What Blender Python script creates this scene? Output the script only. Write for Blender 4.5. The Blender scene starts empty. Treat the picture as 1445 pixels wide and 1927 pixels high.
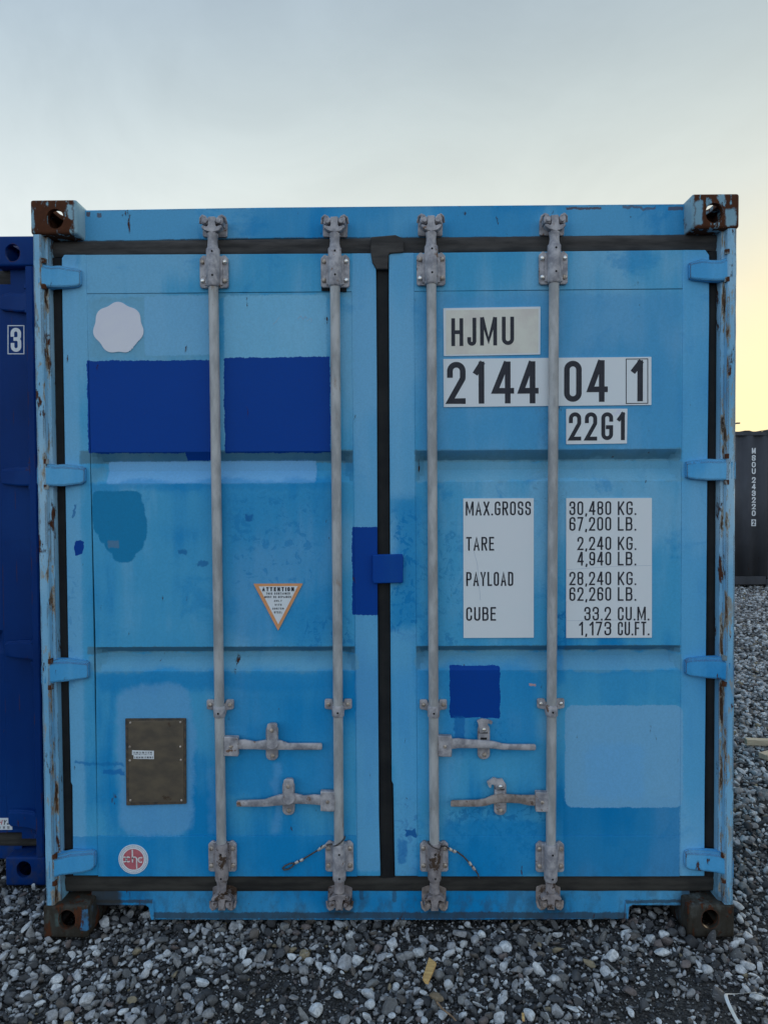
import bpy, bmesh, math, random
import numpy as np
from mathutils import Vector, Matrix, noise as mnoise
random.seed(7)
S = bpy.context.scene
COL = S.collection
PI = math.pi

# ------------------------------------------------------------------ camera
W, H, F = 1445.0, 1927.0, 1350.0
CAM = Vector((0.0168, -2.4932, 1.5692))
PITCH, YAW, ROLL = -0.0255, -0.0083, -0.0057
_cp, _sp = math.cos(PITCH), math.sin(PITCH)
FWD = Vector((math.sin(YAW)*_cp, math.cos(YAW)*_cp, _sp))
_r = Vector((math.cos(YAW), -math.sin(YAW), 0))
_u = _r.cross(FWD)
RT = _r*math.cos(ROLL) + _u*math.sin(ROLL)
UP = -_r*math.sin(ROLL) + _u*math.cos(ROLL)
cd = bpy.data.cameras.new('camera')
cam = bpy.data.objects.new('camera', cd); COL.objects.link(cam)
m = Matrix((RT, UP, -FWD)).transposed().to_4x4(); m.translation = CAM
cam.matrix_world = m
cd.sensor_fit = 'VERTICAL'; cd.sensor_height = 24.0; cd.lens = 24.0*F/H
cd.clip_start = 0.05; cd.clip_end = 2000
S.camera = cam

def P(px, py, Y):
    """point of the plane y=Y measured in the photograph"""
    d = FWD + RT*((px-W/2)/F) - UP*((py-H/2)/F)
    return CAM + d*((Y-CAM.y)/d.y)
def G(px, py, z=0.0):
    d = FWD + RT*((px-W/2)/F) - UP*((py-H/2)/F)
    return CAM + d*((z-CAM.z)/d.z)

# ------------------------------------------------------------------ light
SUN_AZ, SUN_EL = math.radians(42), math.radians(5)
SUN = Vector((math.sin(SUN_AZ)*math.cos(SUN_EL), math.cos(SUN_AZ)*math.cos(SUN_EL), math.sin(SUN_EL)))
w = bpy.data.worlds.new('World'); S.world = w; w.use_nodes = True
nt = w.node_tree; nt.nodes.clear()
def wn(t, **k):
    n = nt.nodes.new(t)
    for a, b in k.items(): setattr(n, a, b)
    return n
sky = wn('ShaderNodeTexSky', sky_type='NISHITA', sun_disc=False)
sky.sun_elevation = SUN_EL; sky.sun_rotation = SUN_AZ
sky.air_density = 1.2; sky.dust_density = 1.5; sky.ozone_density = 1.5
tc = wn('ShaderNodeTexCoord')
mp = wn('ShaderNodeMapping'); mp.inputs['Scale'].default_value = (1.3, 1.3, 2.0)
nt.links.new(tc.outputs['Generated'], mp.inputs[0])
nz = wn('ShaderNodeTexNoise'); nz.inputs['Scale'].default_value = 1.9; nz.inputs['Detail'].default_value = 9; nz.inputs['Roughness'].default_value = .6; nz.inputs['Distortion'].default_value = .7
nt.links.new(mp.outputs[0], nz.inputs['Vector'])
# height of the sky direction
sx = wn('ShaderNodeSeparateXYZ'); nt.links.new(tc.outputs['Generated'], sx.inputs[0])
el = wn('ShaderNodeValToRGB'); el.color_ramp.interpolation = 'B_SPLINE'
cr = el.color_ramp
cr.elements[0].position = 0.0; cr.elements[0].color = (.92, .90, .82, 1)
cr.elements[1].position = 1.0; cr.elements[1].color = (.52, .62, .76, 1)
for p_, c_ in ((.12, (.93, .95, .90, 1)), (.34, (.84, .90, .90, 1)), (.45, (.62, .71, .75, 1)), (.58, (.41, .515, .63, 1))):
    e = cr.elements.new(p_); e.color = c_
nt.links.new(sx.outputs['Z'], el.inputs[0])
elm = wn('ShaderNodeVectorMath', operation='SCALE'); elm.inputs['Scale'].default_value = 10.0; nt.links.new(el.outputs[0], elm.inputs[0])
# warm glow of the thin cloud round the low sun
dt = wn('ShaderNodeVectorMath', operation='DOT_PRODUCT'); dt.inputs[1].default_value = SUN
nt.links.new(tc.outputs['Generated'], dt.inputs[0])
gl = wn('ShaderNodeMapRange', interpolation_type='SMOOTHERSTEP'); gl.inputs['From Min'].default_value = .80; gl.inputs['From Max'].default_value = 1.0
sq = wn('ShaderNodeMapping'); sq.inputs['Scale'].default_value = (1, 1, 1.9); nt.links.new(tc.outputs['Generated'], sq.inputs[0])
sqn = wn('ShaderNodeVectorMath', operation='NORMALIZE'); nt.links.new(sq.outputs[0], sqn.inputs[0])
dt2 = wn('ShaderNodeVectorMath', operation='DOT_PRODUCT'); dt2.inputs[1].default_value = SUN; nt.links.new(sqn.outputs[0], dt2.inputs[0])
nt.links.new(dt2.outputs['Value'], gl.inputs['Value'])
# sky opposite the sun: bluer, and brightened to light the doors
far_ = wn('ShaderNodeMapRange', interpolation_type='SMOOTHSTEP'); far_.inputs['From Min'].default_value = -.75; far_.inputs['From Max'].default_value = 1.0
nt.links.new(dt.outputs['Value'], far_.inputs['Value'])
tint = wn('ShaderNodeMix', data_type='RGBA'); tint.inputs['A'].default_value = (1.04, 1.17, 1.36, 1); tint.inputs['B'].default_value = (1.02, 1, .93, 1)
nt.links.new(far_.outputs[0], tint.inputs['Factor'])
veil = wn('ShaderNodeVectorMath', operation='MULTIPLY'); nt.links.new(elm.outputs[0], veil.inputs[0]); nt.links.new(tint.outputs['Result'], veil.inputs[1])
mixg = wn('ShaderNodeMix', data_type='RGBA'); mixg.inputs['B'].default_value = (11.8, 10.2, 6.0, 1)
nt.links.new(gl.outputs[0], mixg.inputs['Factor']); nt.links.new(veil.outputs[0], mixg.inputs['A'])
fac = wn('ShaderNodeMapRange'); fac.inputs['From Min'].default_value = .35; fac.inputs['From Max'].default_value = .7
fac.inputs['To Min'].default_value = .84; fac.inputs['To Max'].default_value = .99
nt.links.new(nz.outputs[0], fac.inputs['Value'])
mixc = wn('ShaderNodeMix', data_type='RGBA')
nt.links.new(fac.outputs[0], mixc.inputs['Factor']); nt.links.new(sky.outputs[0], mixc.inputs['A']); nt.links.new(mixg.outputs['Result'], mixc.inputs['B'])
bg = wn('ShaderNodeBackground'); bg.inputs['Strength'].default_value = .085
nt.links.new(mixc.outputs['Result'], bg.inputs[0])
wo = wn('ShaderNodeOutputWorld'); nt.links.new(bg.outputs[0], wo.inputs[0])
sl = bpy.data.lights.new('sun', 'SUN'); sl.energy = .7; sl.angle = math.radians(10); sl.color = (1, .84, .62)
so = bpy.data.objects.new('sun', sl); COL.objects.link(so)
so.rotation_euler = (-SUN).to_track_quat('-Z', 'Y').to_euler()
S.view_settings.view_transform = 'Standard'; S.view_settings.look = 'None'
S.view_settings.exposure = 0.24; S.view_settings.gamma = 1.0; S.view_settings.use_curve_mapping = False
S.cycles.max_bounces = 6; S.cycles.diffuse_bounces = 4

# ------------------------------------------------------------------ material helpers
ILL = (.40, .465, .58)
def lin(c): c /= 255.; return c/12.92 if c <= .04045 else ((c+.055)/1.055)**2.4
def alb(r, g, b, k=1.0): return tuple(min(.85, k*lin(v)/i) for v, i in zip((r, g, b), ILL)) + (1,)

class Mat:
    def __init__(s, name, rough=.6, metal=0.0, spec=.4):
        s.m = bpy.data.materials.new(name); s.m.use_nodes = True
        s.t = s.m.node_tree; s.t.nodes.clear()
        s.o = s.n('ShaderNodeOutputMaterial'); s.b = s.n('ShaderNodeBsdfPrincipled')
        s.l(s.b.outputs[0], s.o.inputs[0])
        s.b.inputs['Roughness'].default_value = rough; s.b.inputs['Metallic'].default_value = metal
        s.b.inputs['Specular IOR Level'].default_value = spec
        s.tc = s.n('ShaderNodeTexCoord'); s.pos = s.tc.outputs['Object']
    def n(s, t, **k):
        n = s.t.nodes.new(t)
        for a, b in k.items(): setattr(n, a, b)
        return n
    def l(s, a, b): s.t.links.new(a, b)
    def put(s, sock, v):
        if isinstance(v, bpy.types.NodeSocket): s.l(v, sock)
        else: sock.default_value = v
    def math(s, op, a, b=0.0, clamp=False):
        n = s.n('ShaderNodeMath', operation=op, use_clamp=clamp); s.put(n.inputs[0], a); s.put(n.inputs[1], b); return n.outputs[0]
    def mix(s, f, a, b, blend='MIX'):
        n = s.n('ShaderNodeMix', data_type='RGBA', blend_type=blend)
        s.put(n.inputs['Factor'], f); s.put(n.inputs['A'], a); s.put(n.inputs['B'], b); return n.outputs['Result']
    def noise(s, scale, detail=4, rough=.55, stretch=(1, 1, 1), off=(0, 0, 0), color=False, dist=0):
        mp = s.n('ShaderNodeMapping'); mp.inputs['Scale'].default_value = stretch; mp.inputs['Location'].default_value = off
        s.l(s.pos, mp.inputs[0])
        n = s.n('ShaderNodeTexNoise'); n.inputs['Scale'].default_value = scale; n.inputs['Detail'].default_value = detail
        n.inputs['Roughness'].default_value = rough; n.inputs['Distortion'].default_value = dist
        s.l(mp.outputs[0], n.inputs['Vector']); return n.outputs['Color' if color else 0]
    def rng(s, v, a, b, lo=0.0, hi=1.0, smooth=True):
        n = s.n('ShaderNodeMapRange', interpolation_type='SMOOTHSTEP' if smooth else 'LINEAR')
        s.put(n.inputs['Value'], v); n.inputs['From Min'].default_value = a; n.inputs['From Max'].default_value = b
        n.inputs['To Min'].default_value = lo; n.inputs['To Max'].default_value = hi; return n.outputs[0]
    def bump(s, h, dist, strength=1.0):
        n = s.n('ShaderNodeBump'); n.inputs['Distance'].default_value = dist; n.inputs['Strength'].default_value = strength
        s.put(n.inputs['Height'], h)
        if s.b.inputs['Normal'].is_linked:
            s.l(s.b.inputs['Normal'].links[0].from_socket, n.inputs['Normal'])
        s.l(n.outputs[0], s.b.inputs['Normal'])
    def edge(s, r=.006):
        bv = s.n('ShaderNodeBevel', samples=4); bv.inputs['Radius'].default_value = r
        ge = s.n('ShaderNodeNewGeometry')
        d = s.n('ShaderNodeVectorMath', operation='DOT_PRODUCT'); s.l(bv.outputs[0], d.inputs[0]); s.l(ge.outputs['Normal'], d.inputs[1])
        return s.math('SUBTRACT', 1.0, d.outputs['Value'])
    def col(s, c): s.put(s.b.inputs['Base Color'], c)

def mask_group():
    g = bpy.data.node_groups.new('PatchMask', 'ShaderNodeTree')
    for nm, ty in (('Pos', 'NodeSocketVector'), ('Center', 'NodeSocketVector'), ('Half', 'NodeSocketVector'), ('Round', 'NodeSocketFloat'), ('Soft', 'NodeSocketFloat')):
        g.interface.new_socket(nm, in_out='INPUT', socket_type=ty)
    g.interface.new_socket('Mask', in_out='OUTPUT', socket_type='NodeSocketFloat')
    i = g.nodes.new('NodeGroupInput'); o = g.nodes.new('NodeGroupOutput'); L = g.links.new
    def v(op):
        n = g.nodes.new('ShaderNodeVectorMath'); n.operation = op; return n
    a = v('SUBTRACT'); L(i.outputs['Pos'], a.inputs[0]); L(i.outputs['Center'], a.inputs[1])
    b = v('MULTIPLY'); L(a.outputs[0], b.inputs[0]); b.inputs[1].default_value = (1, 0, 1)
    c = v('ABSOLUTE'); L(b.outputs[0], c.inputs[0])
    d = v('SUBTRACT'); L(c.outputs[0], d.inputs[0]); L(i.outputs['Half'], d.inputs[1])
    e = v('MAXIMUM'); L(d.outputs[0], e.inputs[0]); e.inputs[1].default_value = (0, 0, 0)
    f = v('LENGTH'); L(e.outputs[0], f.inputs[0])
    h = g.nodes.new('ShaderNodeMath'); h.operation = 'SUBTRACT'; L(f.outputs['Value'], h.inputs[0]); L(i.outputs['Round'], h.inputs[1])
    neg = g.nodes.new('ShaderNodeMath'); neg.operation = 'MULTIPLY'; L(i.outputs['Soft'], neg.inputs[0]); neg.inputs[1].default_value = -1
    r = g.nodes.new('ShaderNodeMapRange'); r.interpolation_type = 'SMOOTHSTEP'
    L(h.outputs[0], r.inputs['Value']); L(neg.outputs[0], r.inputs['From Min']); L(i.outputs['Soft'], r.inputs['From Max'])
    r.inputs['To Min'].default_value = 1; r.inputs['To Max'].default_value = 0
    L(r.outputs[0], o.inputs[0]); return g
PM = mask_group()

BLUE_SAT = alb(8, 101, 163); BLUE_MID = alb(50, 123, 172); BLUE_FADE = alb(82, 136, 178); BLUE_GREY = alb(78, 124, 156)
NAVY = (.0002, .058, .34, 1)
RUST = (.13, .045, .02, 1); RUST2 = (.055, .022, .013, 1)

def px_patch_mask(M, warp, x0, y0, x1, y1, soft=.004, rnd=.006, Y=0.0):
    A, B = P(x0, y0, Y), P(x1, y1, Y)
    g = M.n('ShaderNodeGroup'); g.node_tree = PM; M.l(warp, g.inputs['Pos'])
    g.inputs['Center'].default_value = ((A.x+B.x)/2, 0, (A.z+B.z)/2)
    g.inputs['Half'].default_value = (max(abs(A.x-B.x)/2-rnd, .0001), 9, max(abs(A.z-B.z)/2-rnd, .0001))
    g.inputs['Round'].default_value = rnd; g.inputs['Soft'].default_value = soft
    return g.outputs[0]
def px_patch(M, c, warp, x0, y0, x1, y1, color, a=1.0, soft=.002, rnd=.006, Y=.045):
    A, B = P(x0, y0, Y), P(x1, y1, Y)
    rnd = max(rnd, soft*1.1)
    g = M.n('ShaderNodeGroup'); g.node_tree = PM
    M.l(warp, g.inputs['Pos'])
    g.inputs['Center'].default_value = ((A.x+B.x)/2, 0, (A.z+B.z)/2)
    g.inputs['Half'].default_value = (max(abs(A.x-B.x)/2-rnd, .0001), 9, max(abs(A.z-B.z)/2-rnd, .0001))
    g.inputs['Round'].default_value = rnd; g.inputs['Soft'].default_value = soft
    return M.mix(M.math('MULTIPLY', g.outputs[0], a), c, color)

def warp_of(M, s1=22, a1=.006, s2=150, a2=.005, stretch=(1, 1, 1)):
    def addn(v, sc, am, st):
        n = M.noise(sc, 3, .6, st, color=True)
        s = M.n('ShaderNodeVectorMath', operation='SUBTRACT'); M.l(n, s.inputs[0]); s.inputs[1].default_value = (.5, .5, .5)
        k = M.n('ShaderNodeVectorMath', operation='SCALE'); M.l(s.outputs[0], k.inputs[0]); k.inputs['Scale'].default_value = am*2
        q = M.n('ShaderNodeVectorMath', operation='ADD'); M.l(v, q.inputs[0]); M.l(k.outputs[0], q.inputs[1]); return q.outputs[0]
    return addn(addn(M.pos, s1, a1, stretch), s2, a2, (1, 1, 1))

def container_paint(name, lo, mid, hi, patches=(), rusty=.0, edge_rust=0.0, dirt=.5, rough=.48, dents=.004, splotch=.5, mud=0, clean=(), wear=0, late=()):
    M = Mat(name, rough=rough, spec=.13)
    sep = M.n('ShaderNodeSeparateXYZ'); M.l(M.pos, sep.inputs[0])
    big = M.noise(1.7, 3, .5)
    streak = M.noise(9, 4, .6, (1, 1, .12), (3, 1, 2))
    hgt = M.rng(sep.outputs['Z'], .1, 2.2, 0, 1, False)
    f = M.math('ADD', M.math('MULTIPLY', big, 1.1), M.math('MULTIPLY', streak, .55))
    f = M.math('ADD', f, M.math('MULTIPLY', hgt, .18))
    c = M.mix(M.rng(f, .68, .90), lo, mid)
    c = M.mix(M.rng(f, .90, 1.10), c, hi)
    if splotch:
        sp = M.noise(5.0, 7, .68, (1, 1, 1), (7, 0, 1), dist=.6)
        c = M.mix(M.math('MULTIPLY', M.rng(sp, .56, .66), splotch), c, lo)
    if patches:
        wp = warp_of(M); wsoft = warp_of(M, 9, .03, 40, .012)
        spn = M.rng(M.noise(30, 6, .7, (1, 1, 1), (2, 7, 2), dist=.8), .53, .58)
        for q in patches:
            a_ = M.math('MULTIPLY', spn, q['a']) if q.get('w') == 2 else q['a']
            c = px_patch(M, c, wsoft if q.get('w') else wp, *q['r'], q['c'], a_, q.get('s', .002), q.get('d', .006))
    # scuffs, scratches
    sc = M.noise(14, 8, .75, (1, 1, 2.2), (11, 3, 5))
    c = M.mix(M.math('MULTIPLY', M.rng(sc, .70, .76), .55), c, tuple(v*.25 for v in lo[:3])+(1,))
    fine = M.noise(160, 3, .6)
    c = M.mix(M.rng(fine, .3, .7, 0, .10), c, (.02, .04, .07, 1))
    if mud:
        mn = M.noise(17, 7, .7, (1, 1, .6), (6, 1, 6))
        c = M.mix(M.rng(mn, .38, .52, 0, .92), c, M.mix(M.noise(70, 4, .7), (.014, .012, .010, 1), (.060, .046, .032, 1)))
    if late:
        wl_ = warp_of(M, 30, .006, 90, .004, (1, 1, .4))
        for q_ in late: c = px_patch(M, c, wl_, *q_['r'], q_['c'], q_['a'], q_['s'], q_['d'], 0.0)
    # road dirt low down
    dn = M.noise(24, 7, .7, (1, 1, .6), (2, 2, 9))
    df = M.math('MULTIPLY', M.rng(sep.outputs['Z'], .30, .03), M.rng(dn, .42, .66))
    c = M.mix(M.math('MULTIPLY', df, dirt), c, (.055, .05, .042, 1))
    if wear:
        wa = M.n('ShaderNodeAttribute', attribute_name='wear').outputs['Fac']
        wn_ = M.noise(26, 7, .72, (1, 1, .22), (3, 9, 1)); wn2 = M.noise(60, 4, .6, (1, 1, .5), (8, 1, 1))
        wm = M.math('MULTIPLY', wa, M.rng(wn_, .53, .61))
        c = M.mix(M.rng(M.math('MULTIPLY', wa, M.rng(wn_, .49, .57)), .35, .55), c, (.36, .33, .27, 1))
        c = M.mix(M.rng(wm, .45, .60), c, M.mix(M.rng(wn2, .35, .65), (.030, .018, .012, 1), (.15, .075, .035, 1)))
    rust = None
    if rusty:
        rn = M.noise(22, 8, .7, (1, 1, .35), (5, 5, 5)); rust = M.rng(rn, .66-rusty*.3, .70-rusty*.3)
    if rusty and clean:
        wc = warp_of(M, 22, .014, 80, .007)
        for cq in clean: rust = M.math('MULTIPLY', rust, M.math('SUBTRACT', 1.0, px_patch_mask(M, wc, *cq)))
    if edge_rust:
        e = M.edge(.007); en = M.noise(13, 5, .6, (1, 1, .35), (1, 8, 3))
        ef = M.math('MULTIPLY', M.rng(e, .01, .09), M.rng(en, .60-edge_rust*.3, .66-edge_rust*.3))
        rust = ef if rust is None else M.math('MAXIMUM', rust, ef)
    if rust is not None:
        rc = M.mix(M.noise(45, 5, .6), RUST, RUST2)
        c = M.mix(rust, c, rc); M.l(M.rng(rust, 0, 1, rough, .85), M.b.inputs['Roughness'])
        M.bump(rust, .0012)
    M.col(c)
    M.bump(M.noise(3.2, 2, .5, (1, 1, 1), (4, 4, 4)), dents)
    M.bump(fine, .00025)
    return M.m

def q(x0, y0, x1, y1, c, a=1, s=.002, d=.006, w=0): return dict(r=(x0, y0, x1, y1), c=c, a=a, s=s, d=d, w=w)
SKYB = alb(86, 136, 188); TEAL = alb(14, 96, 146)
GRIME_SHADE = alb(62, 82, 92)  # groove grime, with shade of the down-facing slopes put into the colour
left_patches = [
    q(100, 470, 163, 1640, alb(86, 140, 186), .55, .006, .02), q(664, 470, 720, 1640, alb(80, 134, 182), .55, .006, .02),
    q(150, 849, 664, 870, GRIME_SHADE, .62, .003, .004), q(165, 1218, 668, 1230, GRIME_SHADE, .6, .003, .004), q(168, 1231, 668, 1262, BLUE_GREY, .6, .006, .01, 1),
    q(190, 556, 660, 560, BLUE_GREY, .5, .004, .005, 1),
    q(560, 1160, 660, 1215, alb(10, 84, 146), .6, .02, .03, 2), q(128, 1080, 150, 1300, alb(40, 106, 164), .6, .01, .02, 2), q(430, 930, 600, 1100, alb(16, 88, 148), .5, .03, .05, 2),
    q(430, 560, 640, 660, alb(60, 108, 150), .35, .03, .04, 2),
    q(118, 560, 162, 1640, BLUE_FADE, .35, .02, .03, 1),
    q(168, 556, 400, 676, BLUE_GREY, .55, .02, .03, 1),
    q(271, 556, 396, 668, alb(88, 140, 185), .7, .003, .01),
    q(421, 556, 615, 676, alb(92, 146, 196), .8, .004, .012),
    q(420, 915, 640, 1215, BLUE_SAT, .5, .05, .08, 1),
    q(300, 930, 400, 1000, BLUE_MID, .6, .03, .04, 1),
    q(170, 880, 198, 905, BLUE_GREY, .5, .01, .012, 1),
    q(198, 868, 594, 909, SKYB, .85, .003, .008),
    q(168, 906, 640, 922, BLUE_SAT, .5, .01, .012, 1),
    q(173, 924, 267, 990, TEAL, 1, .003, .02), q(175, 940, 273, 1008, TEAL, 1, .003, .03), q(184, 960, 277, 1026, TEAL, 1, .003, .04), q(196, 990, 272, 1042, TEAL, 1, .003, .04), q(210, 1010, 256, 1058, TEAL, 1, .003, .035),
    q(203, 1017, 224, 1031, alb(84, 98, 118), .45, .003, .005),
    q(180, 1262, 640, 1300, BLUE_SAT, .7, .02, .03, 1),
    q(218, 1288, 366, 1575, alb(72, 126, 176), .75, .012, .07, 1),
    q(420, 1290, 640, 1500, BLUE_SAT, .65, .05, .08, 1),
    q(164, 679, 397, 852, NAVY, 1, .0008, .004), q(421, 673, 622, 852, NAVY, 1, .0008, .004),
    q(348, 845, 396, 866, NAVY, 1, .0015, .005),
    q(138, 1436, 232, 1441, alb(14, 88, 150), .7, .003, .004, 1), q(196, 1447, 234, 1455, alb(14, 84, 150), .8, .003, .004, 1),
    q(140, 1020, 160, 1046, NAVY, 1, .001, .008, 1), q(140, 946, 145, 972, alb(30, 84, 140), .8, .001, .003, 1),
    q(330, 1036, 350, 1044, alb(20, 84, 140), .85, .003, .005, 1), q(370, 1057, 390, 1065, alb(24, 84, 140), .8, .003, .004, 1),
    q(462, 966, 478, 980, alb(10, 74, 136), .8, .004, .006, 1),
    q(118, 1574, 672, 1650, BLUE_SAT, .6, .0015, .003),
    q(662, 992, 718, 1157, NAVY, 1, .0008, .006),
    q(512, 1440, 530, 1570, SKYB, .30, .012, .014, 1), q(396, 1440, 404, 1570, SKYB, .2, .012, .014, 1),
]
right_patches = [
    q(736, 960, 790, 1200, alb(0, 84, 150), .8, .03, .04, 2), q(792, 985, 868, 1212, alb(20, 92, 150), .8, .03, .04, 2), q(840, 1500, 1030, 1640, alb(0, 76, 138), .5, .03, .04, 2),
    q(850, 1345, 960, 1420, alb(6, 80, 142), .6, .02, .03, 2), q(1040, 1150, 1066, 1215, alb(8, 84, 146), .8, .01, .015, 2), q(742, 1500, 790, 1640, alb(0, 78, 144), .7, .02, .03, 2),
    q(1000, 700, 1060, 950, alb(58, 100, 138), .4, .02, .03, 2),
    q(725, 470, 781, 940, alb(84, 138, 184), .55, .006, .02), q(735, 1180, 785, 1650, alb(84, 140, 192), .4, .02, .03, 1), q(1284, 470, 1340, 1650, alb(76, 136, 192), .5, .006, .02),
    q(780, 846, 1281, 866, GRIME_SHADE, .62, .003, .004), q(783, 1216, 1280, 1228, GRIME_SHADE, .6, .003, .004), q(783, 867, 1281, 903, BLUE_GREY, .65, .006, .01, 1), q(783, 1229, 1280, 1262, BLUE_GREY, .65, .006, .01, 1),
    q(784, 556, 1280, 850, alb(58, 118, 170), .55, .02, .03, 1),
    q(742, 930, 790, 1180, BLUE_SAT, .6, .03, .05, 1),
    q(792, 990, 868, 1200, BLUE_MID, .5, .03, .05, 1),
    q(742, 1260, 860, 1500, alb(58, 130, 190), .4, .04, .06, 1),
    q(830, 1250, 1010, 1420, BLUE_SAT, .65, .03, .06, 1),
    q(1060, 1262, 1280, 1330, BLUE_MID, .6, .02, .04, 1),
    q(1060, 1500, 1278, 1650, alb(0, 90, 150), .7, .003, .006), q(1046, 1480, 1064, 1650, alb(0, 90, 150), .4, .01, .015, 1),
    q(830, 1545, 1030, 1650, BLUE_SAT, .7, .015, .03, 1),
    q(1063, 1328, 1284, 1520, alb(84, 134, 178), .92, .0018, .03),
    q(1100, 1400, 1210, 1505, alb(74, 132, 190), .5, .02, .03, 1),
    q(846, 1254, 941, 1351, NAVY, 1, .0008, .008),
    q(764, 1560, 782, 1574, alb(8, 68, 134), .9, .002, .004, 1), q(748, 1580, 768, 1620, alb(8, 80, 146), .6, .006, .01, 1),
    q(852, 1350, 874, 1392, alb(10, 78, 144), .7, .004, .008, 1),
    q(995, 1287, 1008, 1291, alb(150, 120, 120), .8, .001, .002),
    q(1040, 1195, 1062, 1290, BLUE_SAT, .6, .01, .02, 1),
]
MAT = {}
MAT['door_l'] = container_paint('blue_door_paint_patched', BLUE_SAT, BLUE_MID, BLUE_FADE, left_patches, rusty=.02, splotch=.35)
MAT['door_r'] = container_paint('blue_door_paint_faded', BLUE_SAT, BLUE_MID, BLUE_FADE, right_patches, rusty=.02, splotch=.45)
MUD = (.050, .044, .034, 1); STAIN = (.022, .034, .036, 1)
blue_patches = [q(150, 1640, 226, 1716, MUD, .92, .012, .016, 1), q(1282, 1640, 1330, 1712, MUD, .75, .010, .014, 1),
    q(180, 1674, 1290, 1679, MUD, .7, .002, .0025), q(286, 1724, 1182, 1736, MUD, .75, .003, .004), q(172, 1700, 284, 1706, MUD, .7, .002, .0025), q(1180, 1700, 1290, 1706, MUD, .7, .002, .0025),
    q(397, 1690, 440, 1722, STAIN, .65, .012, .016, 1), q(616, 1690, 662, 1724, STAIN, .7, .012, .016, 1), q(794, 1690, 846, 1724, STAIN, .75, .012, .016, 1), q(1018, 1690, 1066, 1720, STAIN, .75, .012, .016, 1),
    q(676, 1680, 684, 1700, MUD, .5, .003, .005), q(738, 1680, 746, 1704, MUD, .5, .003, .005), q(1212, 1676, 1240, 1681, RUST, .7, .001, .002), q(1252, 1676, 1264, 1682, RUST, .7, .001, .002),
    q(1068, 385, 1134, 389, RUST, .8, .001, .002), q(1176, 384, 1234, 388, RUST, .6, .001, .002, 1), q(1262, 384, 1290, 391, RUST, .7, .001, .002), q(158, 394, 166, 404, RUST, .8, .001, .003), q(178, 396, 186, 405, RUST, .7, .001, .003),
    q(290, 449, 306, 455, RUST, .6, .001, .003), q(1250, 438, 1282, 446, RUST2, .6, .002, .004)]
MAT['blue'] = container_paint('blue_container_paint', BLUE_SAT, alb(40, 112, 166), alb(62, 124, 172), blue_patches, rusty=.10, edge_rust=.5, dirt=.45, dents=.003)
MAT['blue_body'] = container_paint('blue_side_wall_paint', BLUE_SAT, alb(40, 112, 166), alb(62, 124, 172), rusty=.05, dirt=.5, dents=.003)
MAT['hinge'] = container_paint('blue_hinge_paint', alb(26, 104, 166), alb(52, 122, 178), alb(72, 134, 184), rusty=.13, edge_rust=.9, dents=.001, splotch=.3)
MAT['post'] = container_paint('worn_post_paint', alb(66, 116, 160), alb(88, 136, 176), alb(112, 148, 180), rusty=.24, edge_rust=.6, dirt=1, dents=.001, splotch=.2, wear=1)
MAT['casting_t'] = container_paint('rusty_casting_paint', alb(60, 100, 132), alb(88, 122, 148), alb(104, 136, 160), rusty=.80, edge_rust=.8, dents=.001, splotch=0,
    clean=((139, 372, 152, 445), (128, 385, 138, 412), (1278, 355, 1304, 445), (1306, 376, 1321, 424), (1366, 392, 1384, 424), (1350, 366, 1364, 376)))
MAT['casting_b'] = container_paint('muddy_casting_paint', alb(40, 40, 38), alb(52, 56, 58), alb(54, 88, 120), late=[q(151, 1712, 166, 1752, alb(44, 96, 146), .85, .002, .004), q(168, 1712, 192, 1745, alb(44, 70, 86), .5, .006, .008), q(1296, 1690, 1340, 1702, alb(96, 116, 130), .7, .004, .006), q(104, 1720, 112, 1744, alb(70, 100, 110), .4, .003, .004)], rusty=.42, edge_rust=.8, dirt=1, dents=.001, splotch=0, mud=1)  # pale patch on the right casting's top is a painted highlight
DN0, DN1, DN2 = (.0002, .026, .14, 1), (.0004, .034, .18, 1), (.002, .044, .21, 1)
MAT['navy'] = container_paint('dark_blue_container_paint', DN0, DN1, DN2, rusty=.03, edge_rust=.15, dents=.003, splotch=.2)
MAT['navy_plate'] = container_paint('dark_blue_fresh_paint', NAVY, NAVY, alb(6, 54, 124), dents=.001, splotch=0)
MAT['grey'] = container_paint('charcoal_container_paint', (.060, .060, .066, 1), (.072, .072, .08, 1), (.085, .085, .095, 1), rusty=.02, dents=.002, splotch=.2, dirt=.3)

def simple(name, c0, c1, rough=.7, scale=30, bump=.0006, metal=0, stretch=(1, 1, 1), spec=.4, c2=None, th=.62):
    M = Mat(name, rough, metal, spec)
    c = M.mix(M.rng(M.noise(scale, 5, .6, stretch), .32, .68), c0, c1)
    if c2: c = M.mix(M.rng(M.noise(scale*.55, 6, .7, stretch, (9, 2, 4)), th, th+.06), c, c2)
    M.col(c)
    if bump: M.bump(M.noise(scale*3, 4, .6, stretch), bump)
    return M.m
MAT['rubber'] = simple('weathered_rubber', (.006, .006, .007, 1), (.017, .016, .015, 1), .75, 9, .0008, stretch=(1, 1, 1))
MAT['rubber_dusty'] = simple('dusty_rubber', (.040, .036, .034, 1), (.085, .075, .068, 1), .85, 14, .001, stretch=(.5, 1, 3))
MAT['rubber_low'] = simple('muddy_rubber', (.022, .02, .018, 1), (.058, .052, .044, 1), .9, 8, .001, stretch=(.6, 1, 2.5))
MAT['rod'] = simple('galvanized_rod', alb(105, 111, 122), alb(131, 138, 150), .55, 20, .0005, .15, (1.3, 1.3, .45), .5, alb(104, 98, 98), .62)
MAT['forged'] = simple('weathered_forged_steel', alb(92, 96, 110), alb(130, 134, 148), .6, 34, .0012, .15, (1, 1, 1), .45, alb(84, 66, 56), .60)
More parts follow.
